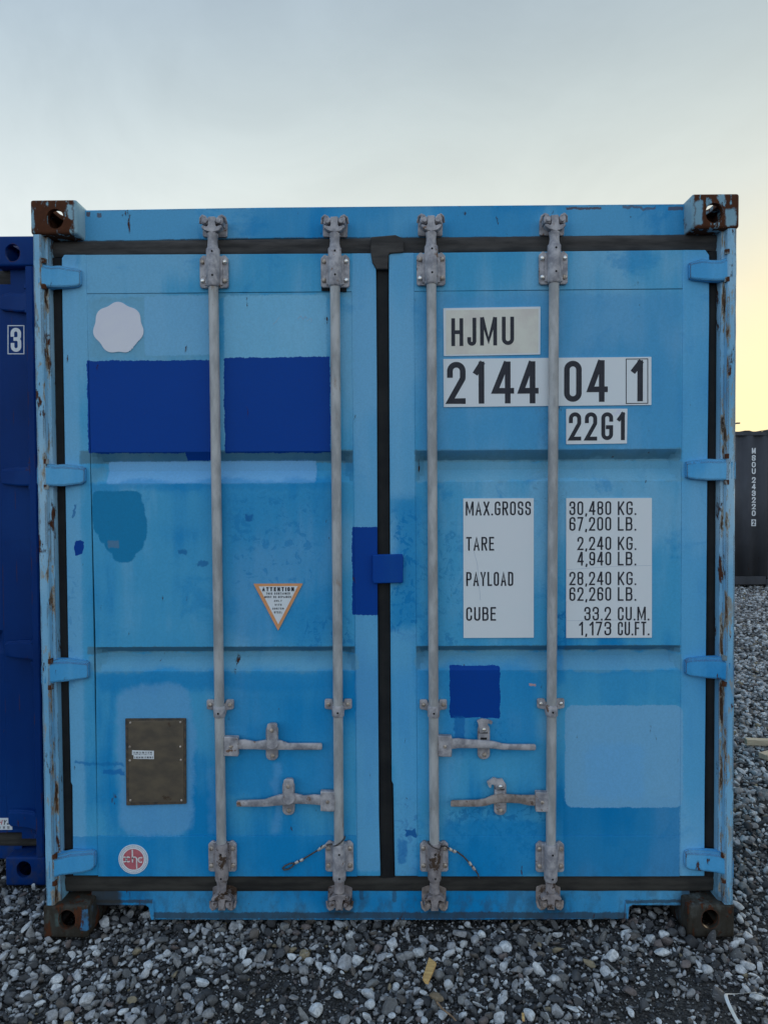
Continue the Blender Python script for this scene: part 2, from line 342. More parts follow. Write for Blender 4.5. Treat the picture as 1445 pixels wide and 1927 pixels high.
MAT['forged_low'] = simple('dirty_forged_steel', alb(80, 80, 90), alb(112, 112, 122), .7, 30, .0014, .1, (1, 1, 1), .4, alb(48, 38, 32), .52)
MAT['grip'] = simple('worn_handle_steel', alb(84, 80, 82), alb(116, 114, 120), .7, 38, .0014, .1, (1, 1, 1), .4, alb(70, 60, 56), .58)
MAT['bolt'] = simple('bolt_steel', alb(96, 92, 92), alb(140, 138, 140), .45, 90, .0005, .4, c2=alb(80, 62, 52))
MAT['bolt_shiny'] = simple('bright_bolt_steel', alb(150, 150, 152), alb(190, 190, 195), .25, 90, .0003, .8)
MAT['hole'] = simple('dark_hole', (.008, .008, .01, 1), (.015, .014, .014, 1), .9, 60, 0)
MAT['white'] = simple('white_sticker_vinyl', alb(156, 174, 202), alb(168, 184, 210), .42, 6, .0003, c2=alb(150, 160, 186), th=.66)
MAT['badge'] = simple('white_round_sticker_vinyl', (.80, .77, .84, 1), (.85, .82, .85, 1), .42, 6, .0003)
MAT['white2'] = simple('white_lettering', alb(176, 190, 214), alb(190, 202, 224), .5, 20, 0)
MAT['white3'] = simple('chalk_white_lettering', alb(190, 198, 208), alb(210, 216, 224), .6, 20, 0)
MAT['beige'] = simple('greyed_sticker_vinyl', alb(150, 152, 158), alb(164, 164, 168), .55, 12, .0004, c2=alb(136, 136, 140), th=.62)
MAT['ink'] = simple('black_print', alb(18, 20, 32), alb(26, 28, 40), .5, 40, 0)
MAT['crease'] = simple('crease_grey', alb(112, 128, 156), alb(120, 136, 162), .5, 40, 0)
MAT['orange'] = simple('orange_print', (.80, .33, .13, 1), (.84, .38, .17, 1), .5, 40, 0)
MAT['red'] = simple('faded_red_print', alb(122, 62, 78), alb(136, 78, 92), .55, 40, 0, c2=alb(140, 130, 140), th=.62)
MAT['plate'] = simple('tarnished_data_plate', alb(66, 64, 62), alb(80, 76, 70), .45, 22, .0002, .45, (.8, 1, 1.3), .5, alb(60, 52, 46), .64)
MAT['plate_rim'] = simple('dark_plate_rim', alb(40, 40, 42), alb(64, 58, 52), .7, 50, .0006)
MAT['silver_print'] = simple('grey_print', alb(150, 150, 165), alb(170, 170, 182), .5, 60, 0)
MAT['cable'] = simple('steel_cable', alb(30, 30, 34), alb(64, 62, 64), .6, 200, .0008)
MAT['ferrule'] = simple('cable_ferrule', alb(120, 120, 128), alb(160, 158, 160), .4, 90, .0004, .4)
MAT['strap'] = simple('white_plastic_strap', alb(150, 158, 164), alb(176, 182, 184), .5, 30, .0003)
MAT['lamp_metal'] = simple('lamp_metal', (.05, .05, .05, 1), (.08, .08, .08, 1), .6, 10, 0)
def wood(name, a, b):
    M = Mat(name, .75)
    c = M.mix(M.rng(M.noise(14, 5, .6, (1, 6, 6)), .3, .7), a, b); M.col(c)
    M.bump(M.noise(40, 4, .6, (.6, 6, 6)), .0008); return M.m
MAT['wood'] = wood('fresh_timber', (.52, .41, .28, 1), (.66, .54, .38, 1))
MAT['wood2'] = wood('weathered_wood', alb(128, 104, 70), alb(166, 138, 96))
MAT['twig'] = wood('twig_bark', alb(72, 60, 50), alb(106, 92, 78))
MAT['ply'] = wood('container_plywood', (.12, .07, .035, 1), (.18, .11, .06, 1))

# ------------------------------------------------------------------ mesh helpers
def obj(name, bm, mat, parent=None, bevel=0, seg=2, smooth=32, recalc=True, label=None):
    if recalc: bmesh.ops.recalc_face_normals(bm, faces=bm.faces[:])
    me = bpy.data.meshes.new(name); bm.to_mesh(me); bm.free()
    me.materials.append(MAT[mat] if isinstance(mat, str) else mat)
    if smooth:
        me.shade_smooth(); me.set_sharp_from_angle(angle=math.radians(smooth))
    o = bpy.data.objects.new(name, me); COL.objects.link(o)
    if parent: o.parent = parent
    if bevel:
        b = o.modifiers.new('bevel', 'BEVEL'); b.width = bevel; b.segments = seg; b.limit_method = 'ANGLE'; b.angle_limit = math.radians(35)
    if label: o['label'] = label
    return o
def tag(o, label, cat, group=None, kind=None):
    o['label'] = label; o['category'] = cat
    if group: o['group'] = group
    if kind: o['kind'] = kind
    return o
def empty(name, loc=(0, 0, 0)):
    o = bpy.data.objects.new(name, None); COL.objects.link(o); o.location = loc; o.empty_display_size = .2; return o
def box(bm, x0, x1, y0, y1, z0, z1, M=None):
    vs = [bm.verts.new(v) for v in ((x0, y0, z0), (x1, y0, z0), (x1, y1, z0), (x0, y1, z0), (x0, y0, z1), (x1, y0, z1), (x1, y1, z1), (x0, y1, z1))]
    for f in ((0, 3, 2, 1), (4, 5, 6, 7), (0, 1, 5, 4), (1, 2, 6, 5), (2, 3, 7, 6), (3, 0, 4, 7)): bm.faces.new([vs[i] for i in f])
    if M:
        for v in vs: v.co = M @ v.co
    return vs
def prism(bm, pts, y0, y1, cap_back=True):
    """outline of (x, z) points, front at y0, back at y1"""
    a = [bm.verts.new((p[0], y0, p[1])) for p in pts]; b = [bm.verts.new((p[0], y1, p[1])) for p in pts]
    bm.faces.new(a)
    if cap_back: bm.faces.new(b[::-1])
    n = len(pts)
    for i in range(n): bm.faces.new((a[i], b[i], b[(i+1) % n], a[(i+1) % n]))
def pprism(bm, pxs, y0, y1, rnd=0, seg=5):
    pts = [(lambda v: (v.x, v.z))(P(x, y, y0)) for x, y in pxs]
    if rnd: pts = round_poly(pts, rnd, seg)
    prism(bm, pts, y0, y1)
def round_poly(pts, r, seg=5, closed=True):
    out = []; n = len(pts)
    for i in range(n):
        p = Vector(pts[i][:2]); rr = pts[i][2] if len(pts[i]) > 2 else r
        if (not closed and i in (0, n-1)) or rr <= 0: out.append((p.x, p.y)); continue
        a = Vector(pts[i-1][:2])-p; b = Vector(pts[(i+1) % n][:2])-p
        la, lb = a.length, b.length
        if la < 1e-9 or lb < 1e-9: continue
        a /= la; b /= lb
        ang = math.acos(max(-1, min(1, a.dot(b))))
        if ang > PI-.02 or ang < .02: out.append((p.x, p.y)); continue
        t = min(rr/math.tan(ang/2), la*.499, lb*.499); rad = t*math.tan(ang/2)
        c = p+(a+b).normalized()*(rad/math.sin(ang/2)); s = p+a*t-c; e = p+b*t-c
        a0 = math.atan2(s.y, s.x); a1 = math.atan2(e.y, e.x); da = (a1-a0+PI) % (2*PI)-PI
        for k in range(seg+1):
            th = a0+da*k/seg; out.append((c.x+rad*math.cos(th), c.y+rad*math.sin(th)))
    return out
def frame_of(d):
    d = d.normalized(); u = d.orthogonal().normalized(); return u, d.cross(u)
def tube(bm, pts, r, seg=10, cap=True):
    """tube through points; r a number or one per point"""
    pts = [Vector(p) for p in pts]; rings = []
    u = None
    for i, p in enumerate(pts):
        d = (pts[min(i+1, len(pts)-1)]-pts[max(i-1, 0)]).normalized()
        if u is None: u, v = frame_of(d)
        else:
            u = (u-d*u.dot(d)).normalized(); v = d.cross(u)
        rr = r[i] if hasattr(r, '__len__') else r
        rings.append([bm.verts.new(p+(u*math.cos(2*PI*k/seg)+v*math.sin(2*PI*k/seg))*rr) for k in range(seg)])
    for a, b in zip(rings, rings[1:]):
        for k in range(seg): bm.faces.new((a[k], a[(k+1) % seg], b[(k+1) % seg], b[k]))
    if cap: bm.faces.new(rings[0][::-1]); bm.faces.new(rings[-1])
def dome(bm, x, y, z, r, h, seg=10):
    """bolt head on a plane facing -y"""
    prof = [(r, 0), (r, -h*.55), (r*.82, -h*.85), (r*.4, -h)]
    rings = [[bm.verts.new((x+a*math.cos(2*PI*k/seg), y+b, z+a*math.sin(2*PI*k/seg))) for k in range(seg)] for a, b in prof]
    for a, b in zip(rings, rings[1:]):
        for k in range(seg): bm.faces.new((a[k], b[k], b[(k+1) % seg], a[(k+1) % seg]))
    bm.faces.new(rings[-1])
def B(): return bmesh.new()

# ------------------------------------------------------------------ stroke lettering
R5 = .5
GL = {
 'A': (.44, [[(0, 0), (.5, 1), (1, 0)], [(.17, .3), (.83, .3)]]),
 'B': (.42, [[(0, 0), (0, 1), (.95, 1, .4), (.95, .53, .4), (0, .53)], [(0, .53), (1, .53, .4), (1, 0, .4), (0, 0)]]),
 'C': (.40, [[(1, .70), (1, 1, R5), (0, 1, R5), (0, 0, R5), (1, 0, R5), (1, .30)]]),
 'D': (.42, [[(0, 0), (0, 1), (1, 1, R5), (1, 0, R5), (0, 0)]]),
 'E': (.37, [[(1, 1), (0, 1), (0, 0), (1, 0)], [(0, .52), (.85, .52)]]),
 'F': (.36, [[(1, 1), (0, 1), (0, 0)], [(0, .52), (.85, .52)]]),
 'G': (.42, [[(1, .77), (1, 1, R5), (0, 1, R5), (0, 0, R5), (1, 0, R5), (1, .46), (.58, .46)]]),
 'H': (.43, [[(0, 0), (0, 1)], [(1, 0), (1, 1)], [(0, .5), (1, .5)]]),
 'I': (.12, [[(.5, 0), (.5, 1)]]),
 'J': (.34, [[(0, .2), (0, 0, R5), (1, 0, R5), (1, 1)]]),
 'K': (.43, [[(0, 0), (0, 1)], [(1, 1), (0, .36)], [(.3, .54), (1, 0)]]),
 'L': (.36, [[(0, 1), (0, 0), (1, 0)]]),
 'M': (.58, [[(0, 0), (0, 1)], [(.04, 1), (.5, .12), (.96, 1)], [(1, 1), (1, 0)]]),
 'N': (.44, [[(0, 0), (0, 1)], [(.04, 1), (.96, 0)], [(1, 0), (1, 1)]]),
 'O': (.42, [[(0, .5), (0, 1, R5), (1, 1, R5), (1, 0, R5), (0, 0, R5), (0, .5)]]),
 'P': (.42, [[(0, 0), (0, 1), (1, 1, .45), (1, .46, .45), (0, .46)]]),
 'R': (.42, [[(0, 0), (0, 1), (1, 1, .45), (1, .5, .45), (0, .5)], [(.5, .5), (1, 0)]]),
 'S': (.41, [[(1, .74), (1, 1, R5), (0, 1, R5), (0, .55, .45), (1, .47, .45), (1, 0, R5), (0, 0, R5), (0, .26)]]),
 'T': (.40, [[(0, 1), (1, 1)], [(.5, 1), (.5, 0)]]),
 'U': (.42, [[(0, 1), (0, 0, R5), (1, 0, R5), (1, 1)]]),
 'W': (.62, [[(0, 1), (.25, 0), (.5, 1), (.75, 0), (1, 1)]]),
 'X': (.44, [[(0, 0), (1, 1)], [(0, 1), (1, 0)]]),
 'Y': (.42, [[(0, 1), (.5, .42), (1, 1)], [(.5, .42), (.5, 0)]]),
 '0': (.42, [[(0, .5), (0, 1, R5), (1, 1, R5), (1, 0, R5), (0, 0, R5), (0, .5)]]),
 '1': (.25, [[(0, .80), (.95, 1)], [(1, 1), (1, 0)]]),
 '2': (.43, [[(0, .72), (0, 1, R5), (1, 1, R5), (1, .62, .35), (0, 0), (1, 0)]]),
 '3': (.42, [[(0, .74), (0, 1, R5), (1, 1, R5), (1, .54, .45), (.4, .54)], [(.4, .54), (1, .54, .45), (1, 0, R5), (0, 0, R5), (0, .26)]]),
 '4': (.45, [[(.78, 0), (.78, 1)], [(.66, 1), (0, .27), (1, .27)]]),
 '6': (.42, [[(1, .76), (1, 1, R5), (0, 1, R5), (0, 0, R5), (1, 0, R5), (1, .56, R5), (0, .56)]]),
 '7': (.40, [[(0, 1), (1, 1), (.25, 0)]]),
 '8': (.42, [[(0, .78), (0, 1, R5), (1, 1, R5), (1, .53, R5), (0, .53, R5), (0, .78)], [(0, .3), (0, .53, R5), (1, .53, R5), (1, 0, R5), (0, 0, R5), (0, .3)]]),
 '9': (.42, [[(0, .24), (0, 0, R5), (1, 0, R5), (1, 1, R5), (0, 1, R5), (0, .44, R5), (1, .44)]]),
 '.': (.10, [[(.5, 0), (.5, .02)]]), ',': (.12, [[(.7, .03), (.3, -.12)]]), ' ': (.22, []), '-': (.3, [[(0, .5), (1, .5)]]),
 '#': (.9, [[(0, 0), (0, 1), (1, 1), (1, 0), (0, 0)], [(0, .5), (1, .5)], [(.5, 0), (.5, 1)]]),
 '%': (.9, [[(0, .9), (1, .9)], [(.5, 1), (.5, 0)], [(.1, .5), (.9, .5)], [(0, 0), (.5, .5), (1, 0)]]),
 '&': (.9, [[(0, 1), (1, 1), (1, .6), (0, .6), (0, 1)], [(.5, .6), (.5, 0)], [(0, 0), (1, 0)]]),
}
def ribbon(bm, pts, s, put):
    n = len(pts); L = []
    for i in range(n):
        p = Vector(pts[i]); a = (p-Vector(pts[i-1])) if i else None; b = (Vector(pts[i+1])-p) if i < n-1 else None
        if a is None: a = b
        if b is None: b = a
        a = a.normalized(); b = b.normalized(); t = (a+b)
        t = t.normalized() if t.length > 1e-4 else a
        nn = Vector((-t.y, t.x)); k = min(1.9, 1/max(.35, nn.dot(Vector((-a.y, a.x)))))
        L.append((bm.verts.new(put(p+nn*s/2*k)), bm.verts.new(put(p-nn*s/2*k))))
    for (a, b), (c, d) in zip(L, L[1:]): bm.faces.new((a, b, d, c))
def lay_text(bm, txt, x0, x1, ztop, zbot, sw, Y, gap=.14, skew=0, plane='y'):
    """stroke text between x0..x1 and zbot..ztop on the plane y=Y; sw = stroke / cap height"""
    h = ztop-zbot; nat = sum(GL[c][0] for c in txt)*h+gap*h*(len(txt)-1); k = (x1-x0)/nat if x1 is not None else 1
    x = x0; s = sw*h; cnt = 0
    for c in txt:
        gw, strokes = GL[c]; wd = gw*h*k
        for st in strokes:
            iw = max(wd-s, 1e-5); pts = [(x+s/2+p[0]*iw, zbot+s/2+p[1]*(h-s), p[2]*iw if len(p) > 2 else 0) for p in st]
            if c in '.,': pts = [(x+wd*p[0], zbot+(s*1.1 if j == 0 else (0 if c == '.' else -s*.9)), 0) for j, p in enumerate(st)]
            # lengthen free ends to the glyph box
            def ext(a, b):
                v = Vector(a[:2])-Vector(b[:2]); v = v.normalized()*s/2; return (a[0]+v.x, a[1]+v.y, a[2])
            if c not in '.,' and Vector(pts[0][:2]) != Vector(pts[-1][:2]):
                e0 = ext(pts[0], pts[1]); e1 = ext(pts[-1], pts[-2]); pts = [e0]+pts[1:-1]+[e1]
            pl = round_poly(pts, 0, 6, closed=False)
            cnt += 1; yy = Y-.00006*(cnt % 3)
            ribbon(bm, pl, s, lambda p: Vector((p.x+skew*(p.y-zbot), yy, p.y)))
        x += wd+gap*h*k
def ptext(bm, txt, px0, px1, py0, py1, sw, Y, **k):
    a = P(px0, py0, Y); b = P(px1, py1, Y); lay_text(bm, txt, a.x, b.x, a.z, b.z, sw, Y, **k)

# ------------------------------------------------------------------ generic container pieces
CW, CH, CL = 1.219, 2.591, 6.058
def casting_mesh(top):
    """corner casting for the +x side; outer corner at (0,0,0): x from -.162 to 0, y 0..178, z up from 0"""
    hz = .118
    def mk(fn, name):
        bm = B(); fn(bm); bmesh.ops.recalc_face_normals(bm, faces=bm.faces[:])
        me = bpy.data.meshes.new(name); bm.to_mesh(me); bm.free(); o = bpy.data.objects.new(name, me); COL.objects.link(o); return o
    def outer(bm):
        box(bm, -.162, 0, 0, .178, 0, hz); bmesh.ops.bevel(bm, geom=bm.edges[:], offset=.009, segments=3, affect='EDGES', profile=.5)
    def stadium(w, h, n=8):
        pts = []
        r = min(w, h)/2; dx, dy = w/2-r, h/2-r
        for k, (cx, cy) in enumerate(((dx, dy), (-dx, dy), (-dx, -dy), (dx, -dy))):
            for j in range(n+1):
                a = PI/2*k+PI/2*j/n; pts.append((cx+r*math.cos(a), cy+r*math.sin(a)))
        out = []
        for p in pts:
            if not out or (abs(p[0]-out[-1][0])+abs(p[1]-out[-1][1])) > 1e-6: out.append(p)
        if abs(out[0][0]-out[-1][0])+abs(out[0][1]-out[-1][1]) < 1e-6: out.pop()
        return out
    zc = .052 if top else .068
    def c_in(bm): box(bm, -.142, -.020, .020, .162, .018 if top else .022, hz-(.016 if top else .020))
    def c_front(bm): prism(bm, [(-.086+a, zc+b) for a, b in stadium(.058, .068)], -.05, .08)
    def c_side(bm):
        pts = stadium(.079, .055)
        a = [bm.verts.new((-.08, .089+p[0], .059+p[1])) for p in pts]; b = [bm.verts.new((.05, .089+p[0], .059+p[1])) for p in pts]
        bm.faces.new(a); bm.faces.new(b[::-1])
        for i in range(len(pts)): bm.faces.new((a[i], a[(i+1) % len(pts)], b[(i+1) % len(pts)], b[i]))
    def c_top(bm):
        pts = stadium(.074, .138); z0, z1 = (.06, .2) if top else (-.1, .06)
        a = [bm.verts.new((-.082+p[0], .094+p[1], z0)) for p in pts]; b = [bm.verts.new((-.082+p[0], .094+p[1], z1)) for p in pts]
        bm.faces.new(a); bm.faces.new(b[::-1])
        for i in range(len(pts)): bm.faces.new((a[i], a[(i+1) % len(pts)], b[(i+1) % len(pts)], b[i]))
    base = mk(outer, 'tmp'); cs = [mk(f, 'tmpc') for f in (c_in, c_front, c_side, c_top)]
    for c in cs:
        mo = base.modifiers.new('b', 'BOOLEAN'); mo.operation = 'DIFFERENCE'; mo.object = c; mo.solver = 'EXACT'
    dg = bpy.context.evaluated_depsgraph_get(); me = bpy.data.meshes.new_from_object(base.evaluated_get(dg))
    for o in [base]+cs: bpy.data.objects.remove(o)
    return me
CAST_T, CAST_B = casting_mesh(True), casting_mesh(False)
def add_casting(root, sx, sy, top, mat):
    bm = B(); bm.from_mesh(CAST_T if top else CAST_B)
    for v in bm.verts:
        v.co.x = sx*(CW+v.co.x); v.co.y = v.co.y if sy < 0 else CL-v.co.y; v.co.z += CH-.118 if top else 0
    if (sx < 0) != (sy > 0): bmesh.ops.reverse_faces(bm, faces=bm.faces[:])
    return obj('corner_casting', bm, mat, root, recalc=False, smooth=40)
def corrug(bm, length, at, z0, z1, pitch=.278, depth=.036):
    """trapezoid sheet; at(s, d, z) gives the point; s along, d inward"""
    prof = []; s = 0
    while s < length:
        for ds, d in ((0, 0), (.072, 0), (.140, depth), (.210, depth)):
            if s+ds <= length: prof.append((s+ds, d))
        s += pitch
    prof.append((length, prof[-1][1]))
    pv = None
    for s, d in prof:
        c = (bm.verts.new(at(s, d, z0)), bm.verts.new(at(s, d, z1)))
        if pv: bm.faces.new((pv[0], c[0], c[1], pv[1]))
        pv = c
def solid(o, t=.002):
    mo = o.modifiers.new('thick', 'SOLIDIFY'); mo.thickness = t; mo.offset = 0; return o
def body(root, paint, top_cast, low_cast, front=False, inset=.012):
    """castings, side walls, rails, roof, rear wall and floor; front=True also gives a plain front end"""
    for sx in (-1, 1):
        for sy in (-1, 1):
            add_casting(root, sx, sy, True, top_cast); add_casting(root, sx, sy, False, low_cast)
    xo = CW-inset
    for sx in (-1, 1):
        bm = B(); corrug(bm, CL-.30, lambda s, d, z: (sx*(xo-d), .15+s, z), .16, 2.50); solid(obj('side_panel', bm, paint, root, smooth=20))
        bm = B(); box(bm, sx*(xo+.004)-.03*(sx > 0), sx*(xo+.004)+.03*(sx < 0), .18, CL-.18, 2.495, 2.56); obj('top_rail', bm, paint, root, .004)
        bm = B(); box(bm, sx*(xo+.004)-.05*(sx > 0), sx*(xo+.004)+.05*(sx < 0), .18, CL-.18, .03, .165); obj('bottom_rail', bm, paint, root, .004)
        bm = B(); x0, x1 = sorted((sx*(xo+.002), sx*(xo-.10))); box(bm, x0, x1, CL-.16, CL-.006, .12, 2.471); obj('corner_post', bm, paint, root, .006)
        if front:
            bm = B(); box(bm, x0, x1, .006, .16, .12, 2.471); obj('corner_post', bm, paint, root, .006)
    def endwall(y, sgn):
        bm = B(); corrug(bm, 2*xo-.2, lambda s, d, z: (-xo+.1+s, y+sgn*d, z), .16, 2.46); solid(obj('end_panel', bm, paint, root, smooth=20))
        bm = B(); y0, y1 = sorted((y, y+sgn*.08)); box(bm, -CW+.163, CW-.163, y0, y1, 2.462, 2.575); obj('end_rail', bm, paint, root, .004)
        bm = B(); box(bm, -CW+.163, CW-.163, y0, y1, .02, .158); obj('end_rail', bm, paint, root, .004)
    endwall(CL-.02, -1)
    if front: endwall(.02, 1)
    bm = B()
    corrug(bm, CL-.36, lambda s, d, z: (z, .18+s, 2.578-d*.55), -xo+.03, xo-.03); solid(obj('roof_panel', bm, paint, root, smooth=20))
    bm = B(); box(bm, -xo+.03, xo-.03, .16, CL-.06, .13, .158); obj('floor', bm, 'ply', root)

# ================================================================== MAIN BLUE CONTAINER
YH, YD, YG, YR = .068, .045, .066, .022
K = 1/541.
main = empty('shipping_container')
tag(main, 'light blue shipping container with closed double doors and patched faded paint, filling the picture', 'shipping container', 'shipping containers in the yard')
body(main, 'blue_body', 'casting_t', 'casting_b')

# front posts: worn strip with a stepped inner face
def post(side):
    bm = B()
    if side < 0: lo, hi = P(87, 1690, 0), P(61.5, 445, 0)
    else: lo, hi = P(1379, 1690, 0), P(1386, 432, 0)
    hi.z, lo.z = 2.472, .119
    s = side; rows = 60; prev = None; wl = bm.verts.layers.float.new('wear')
    prof = [(0, .09), (0, .004), (.004, 0.0), (.026, 0.0), (.030, .004), (.031, .024), (.041, .030), (.043, .085)]
    for r in range(rows+1):
        t = r/rows; c = lo.lerp(hi, t); ring = []
        for k, (dx, y) in enumerate(prof):
            wob = (mnoise.noise((t*60, k*.7+s*5, 3)))*.0016 if k in (1, 2, 3, 4) else 0
            vv_ = bm.verts.new((c.x-s*(dx+wob), y+abs(wob)*.6, c.z)); vv_[wl] = (0, .35, .45, .55, 1, 1, .35, 0)[k]; ring.append(vv_)
        if prev:
            for a, b, cc, d in zip(prev, prev[1:], ring[1:], ring): bm.faces.new((a, b, cc, d))
        prev = ring
    return obj('corner_post', bm, 'post', main, recalc=True, label='pale blue front corner post strip with rust-eaten edge')
post(-1); post(1)
# fill behind posts so the outer wall reads solid
for s in (-1, 1):
    bm = B(); x0, x1 = sorted((s*1.206, s*1.15)); box(bm, x0, x1, .086, .15, .12, 2.471); obj('post_liner', bm, 'blue', main, .003)

bm = B(); pprism(bm, [(146, 395.5), (500, 390), (960, 386), (1298, 383.5), (1298, 443), (960, 447), (500, 449), (146, 455)], YH, YH+.10)
obj('door_header', bm, 'blue', main, .003)
bm = B()
pts = [(172, 1674), (1298, 1674), (1298, 1704), (1276, 1705), (1190, 1704), (1183.5, 1708), (1182, 1730), (900, 1731.5), (560, 1732), (285, 1731), (281, 1709), (274, 1704.5), (194, 1704.5), (172, 1704.5)]
pprism(bm, pts, YH, YH+.12); obj('door_sill', bm, 'blue', main, .0035)
# folded lips round the two fork pockets of the sill
for pp in ([(262, 1694), (289, 1694), (292, 1731), (284.5, 1731), (280, 1707), (274, 1703), (262, 1703)], [(1204, 1694), (1176, 1694), (1174, 1730), (1182, 1730), (1184, 1707), (1190, 1703), (1204, 1703)]):
    bm = B(); pprism(bm, pp, YH-.003, YH+.01); obj('pocket_lip', bm, 'blue', main, .001)

# gaskets
def gasket(pxa, pxb, pxc, pxd, mat='rubber', lips=1, y=YG, horiz=True):
    """strip with raised lips; corners in order tl,tr,br,bl"""
    bm = B(); A, Bq, C, D = [P(*p, y) for p in (pxa, pxb, pxc, pxd)]
    prof = [(0, 0), (.08, -.004), (.20, -.008), (.40, -.0085), (.50, -.0075), (.60, -.0055), (.70, -.006), (.84, -.005), (.93, -.002), (1, 0), (1, .03), (0, .03)]
    N = 40; prev = None
    for i in range(N+1):
        t = i/N
        if horiz: a, b = A.lerp(Bq, t), D.lerp(C, t)
        else: a, b = A.lerp(D, t), Bq.lerp(C, t)
        ring = []
        for k, (v, dy) in enumerate(prof):
            q_ = a.lerp(b, v); wob = mnoise.noise((t*23, k, pxa[0]*.1))*.0012
            ring.append(bm.verts.new((q_.x+(0 if horiz else wob), q_.y+dy+wob*.6, q_.z+(wob if horiz else 0))))
        if prev:
            n = len(prof)
            for k in range(n): bm.faces.new((prev[k], prev[(k+1) % n], ring[(k+1) % n], ring[k]))
        prev = ring
    return obj('gasket', bm, mat, main, smooth=40)
gasket((90, 455), (1360, 441), (1360, 472), (90, 484), 'rubber_dusty')
gasket((100, 1648), (1372, 1648), (1372, 1676), (100, 1677), 'rubber_low')
gasket((89, 486), (119, 486), (140, 1648), (107, 1648), horiz=False)
gasket((1331, 474), (1362, 474), (1354, 1648), (1324, 1648), horiz=False)
gasket((698, 478), (736, 478), (746, 1650), (711, 1650), horiz=False)
bm = B(); cp = lambda a, b: (480+a/3.01, 340+b/3.01)
pprism(bm, [cp(655, 318), cp(795, 306), cp(822, 318), cp(842, 340), cp(842, 404), cp(758, 412), cp(752, 470), cp(752, 500), cp(688, 500), cp(664, 462), cp(655, 410)], .038, .06, .004)
obj('gasket_flap', bm, 'rubber_dusty', main, .003)
# dark backing behind the seals
bm = B(); box(bm, -1.15, 1.15, .10, .105, .13, 2.46); obj('door_backing', bm, 'hole', main)

# doors
def xat(line, y):
    """x in pixels on a polyline of (x,y) pixels"""
    for (xa, ya), (xb, yb) in zip(line, line[1:]):
        if y <= yb or (xb, yb) == line[-1]: return xa+(xb-xa)*(y-ya)/(yb-ya)
def tilt(y, dl, cx): return y
def make_door(outer, seamL, seamR, yt, yb, seam_top, mat, grooves, label):
    """outer: pixel outline; seams: lines between tube frame and pressed panel"""
    bm = B(); pts = [(lambda v: (v.x, v.z))(P(x, y, YD)) for x, y in outer]
    # frame as a ring: top tube, bottom tube, side tubes (butted)
    sT, sB = seam_top, 1573
    door = None
    L = [p for p in outer if p[0] < 420 or 720 < p[0] < 900]; Rr = [p for p in outer if not (p[0] < 420 or 720 < p[0] < 900)]
    L.sort(key=lambda p: p[1]); Rr.sort(key=lambda p: p[1])
    ys = sorted(set([p[1] for p in L]))
    left_edge = L; right_edge = Rr
    def wp(x, y): return (lambda v: (v.x, v.z))(P(x, y, YD))
    lt = [wp(*p) for p in left_edge]+[wp(xat(seamL, left_edge[-1][1])-0.6, left_edge[-1][1]), wp(xat(seamL, left_edge[0][1])-.6, left_edge[0][1])]
    rt = [wp(xat(seamR, right_edge[0][1])+.6, right_edge[0][1])]+[wp(*p) for p in right_edge]+[wp(xat(seamR, right_edge[-1][1])+.6, right_edge[-1][1])]
    prism(bm, lt, YD, YD+.05); prism(bm, rt, YD, YD+.05)
    door = obj('door', bm, mat, main, .003, 3, label=label)
    bm = B()
    y0l, y0r = left_edge[0][1], right_edge[0][1]
    prism(bm, [wp(xat(seamL, y0l)-1, y0l+.3), wp(xat(seamR, y0r)+1, y0r+.3), wp(xat(seamR, sT[1])+1, sT[1]-.5), wp(xat(seamL, sT[0])-1, sT[0]-.5)], YD+.0008, YD+.045)
    obj('door_rail', bm, mat, door, .0015); bm = B()
    prism(bm, [wp(xat(seamL, sB)-1, sB+.2), wp(xat(seamR, sB)+1, sB+.2), wp(xat(seamR, yb)+1, yb-.3), wp(xat(seamL, yb)-1, yb-.3)], YD+.0004, YD+.045)
    obj('door_rail', bm, mat, door, .0015)
    # pressed panel with two grooves, ends closed by slopes
    bm = B()
    zs = [0, .25, .5, .75, 1.0]
    def depth(v):  # v: pixel y normalised to the left side
        for (a, b, c, d, dep) in grooves:
            if v <= a or v >= d: continue
            if v < b: return dep*(v-a)/(b-a)
            if v > c: return dep*(d-v)/(d-c)
            return dep
        return 0
    rows = [sT[0]]+[r for g in grooves for r in (g[0]-4, g[0], g[0]+1.5, (g[0]+g[1])/2, g[1]-1, g[1], g[2], g[2]+2, (g[2]+g[3])/2, g[3]-2, g[3], g[3]+6)]+[700, 780, 960, 1040, 1120, 1300, 1400, 1500, sB]
    rows = sorted(set(rows)); us = [0, .003, .018, .034, .06]+[.06+.88*k/24 for k in range(1, 24)]+[.94, .966, .982, .997, 1]
    grid = []
    for r in rows:
        tt = (r-sT[0])/(sB-sT[0]); rr = r+(sT[1]-sT[0])*(1-tt)*.9
        a = P(xat(seamL, r)-1.2, r, YD); b = P(xat(seamR, rr)+1.2, rr, YD); row = []
        dr = depth(r)
        for u in us:
            e = min(1, max(0, (min(u, 1-u)-.003)/.031)); p = a.lerp(b, u)
            wv = .0022*mnoise.noise((p.x*2.3, p.z*2.3, 7))+.0009*mnoise.noise((p.x*7, p.z*7, 3))
            dd = min(dr, e*.034)
            row.append(bm.verts.new((p.x, YD+.0022+dd+wv*min(1, e), p.z)))
        grid.append(row)
    for a, b in zip(grid, grid[1:]):
        for k in range(len(us)-1): bm.faces.new((a[k], b[k], b[k+1], a[k+1]))
    o = obj('door_panel', bm, mat, door, smooth=24, recalc=False)
    return door
g1 = (851, 868.5, 887, 910, .034)
g2 = (1218, 1229.5, 1240, 1264, .034)
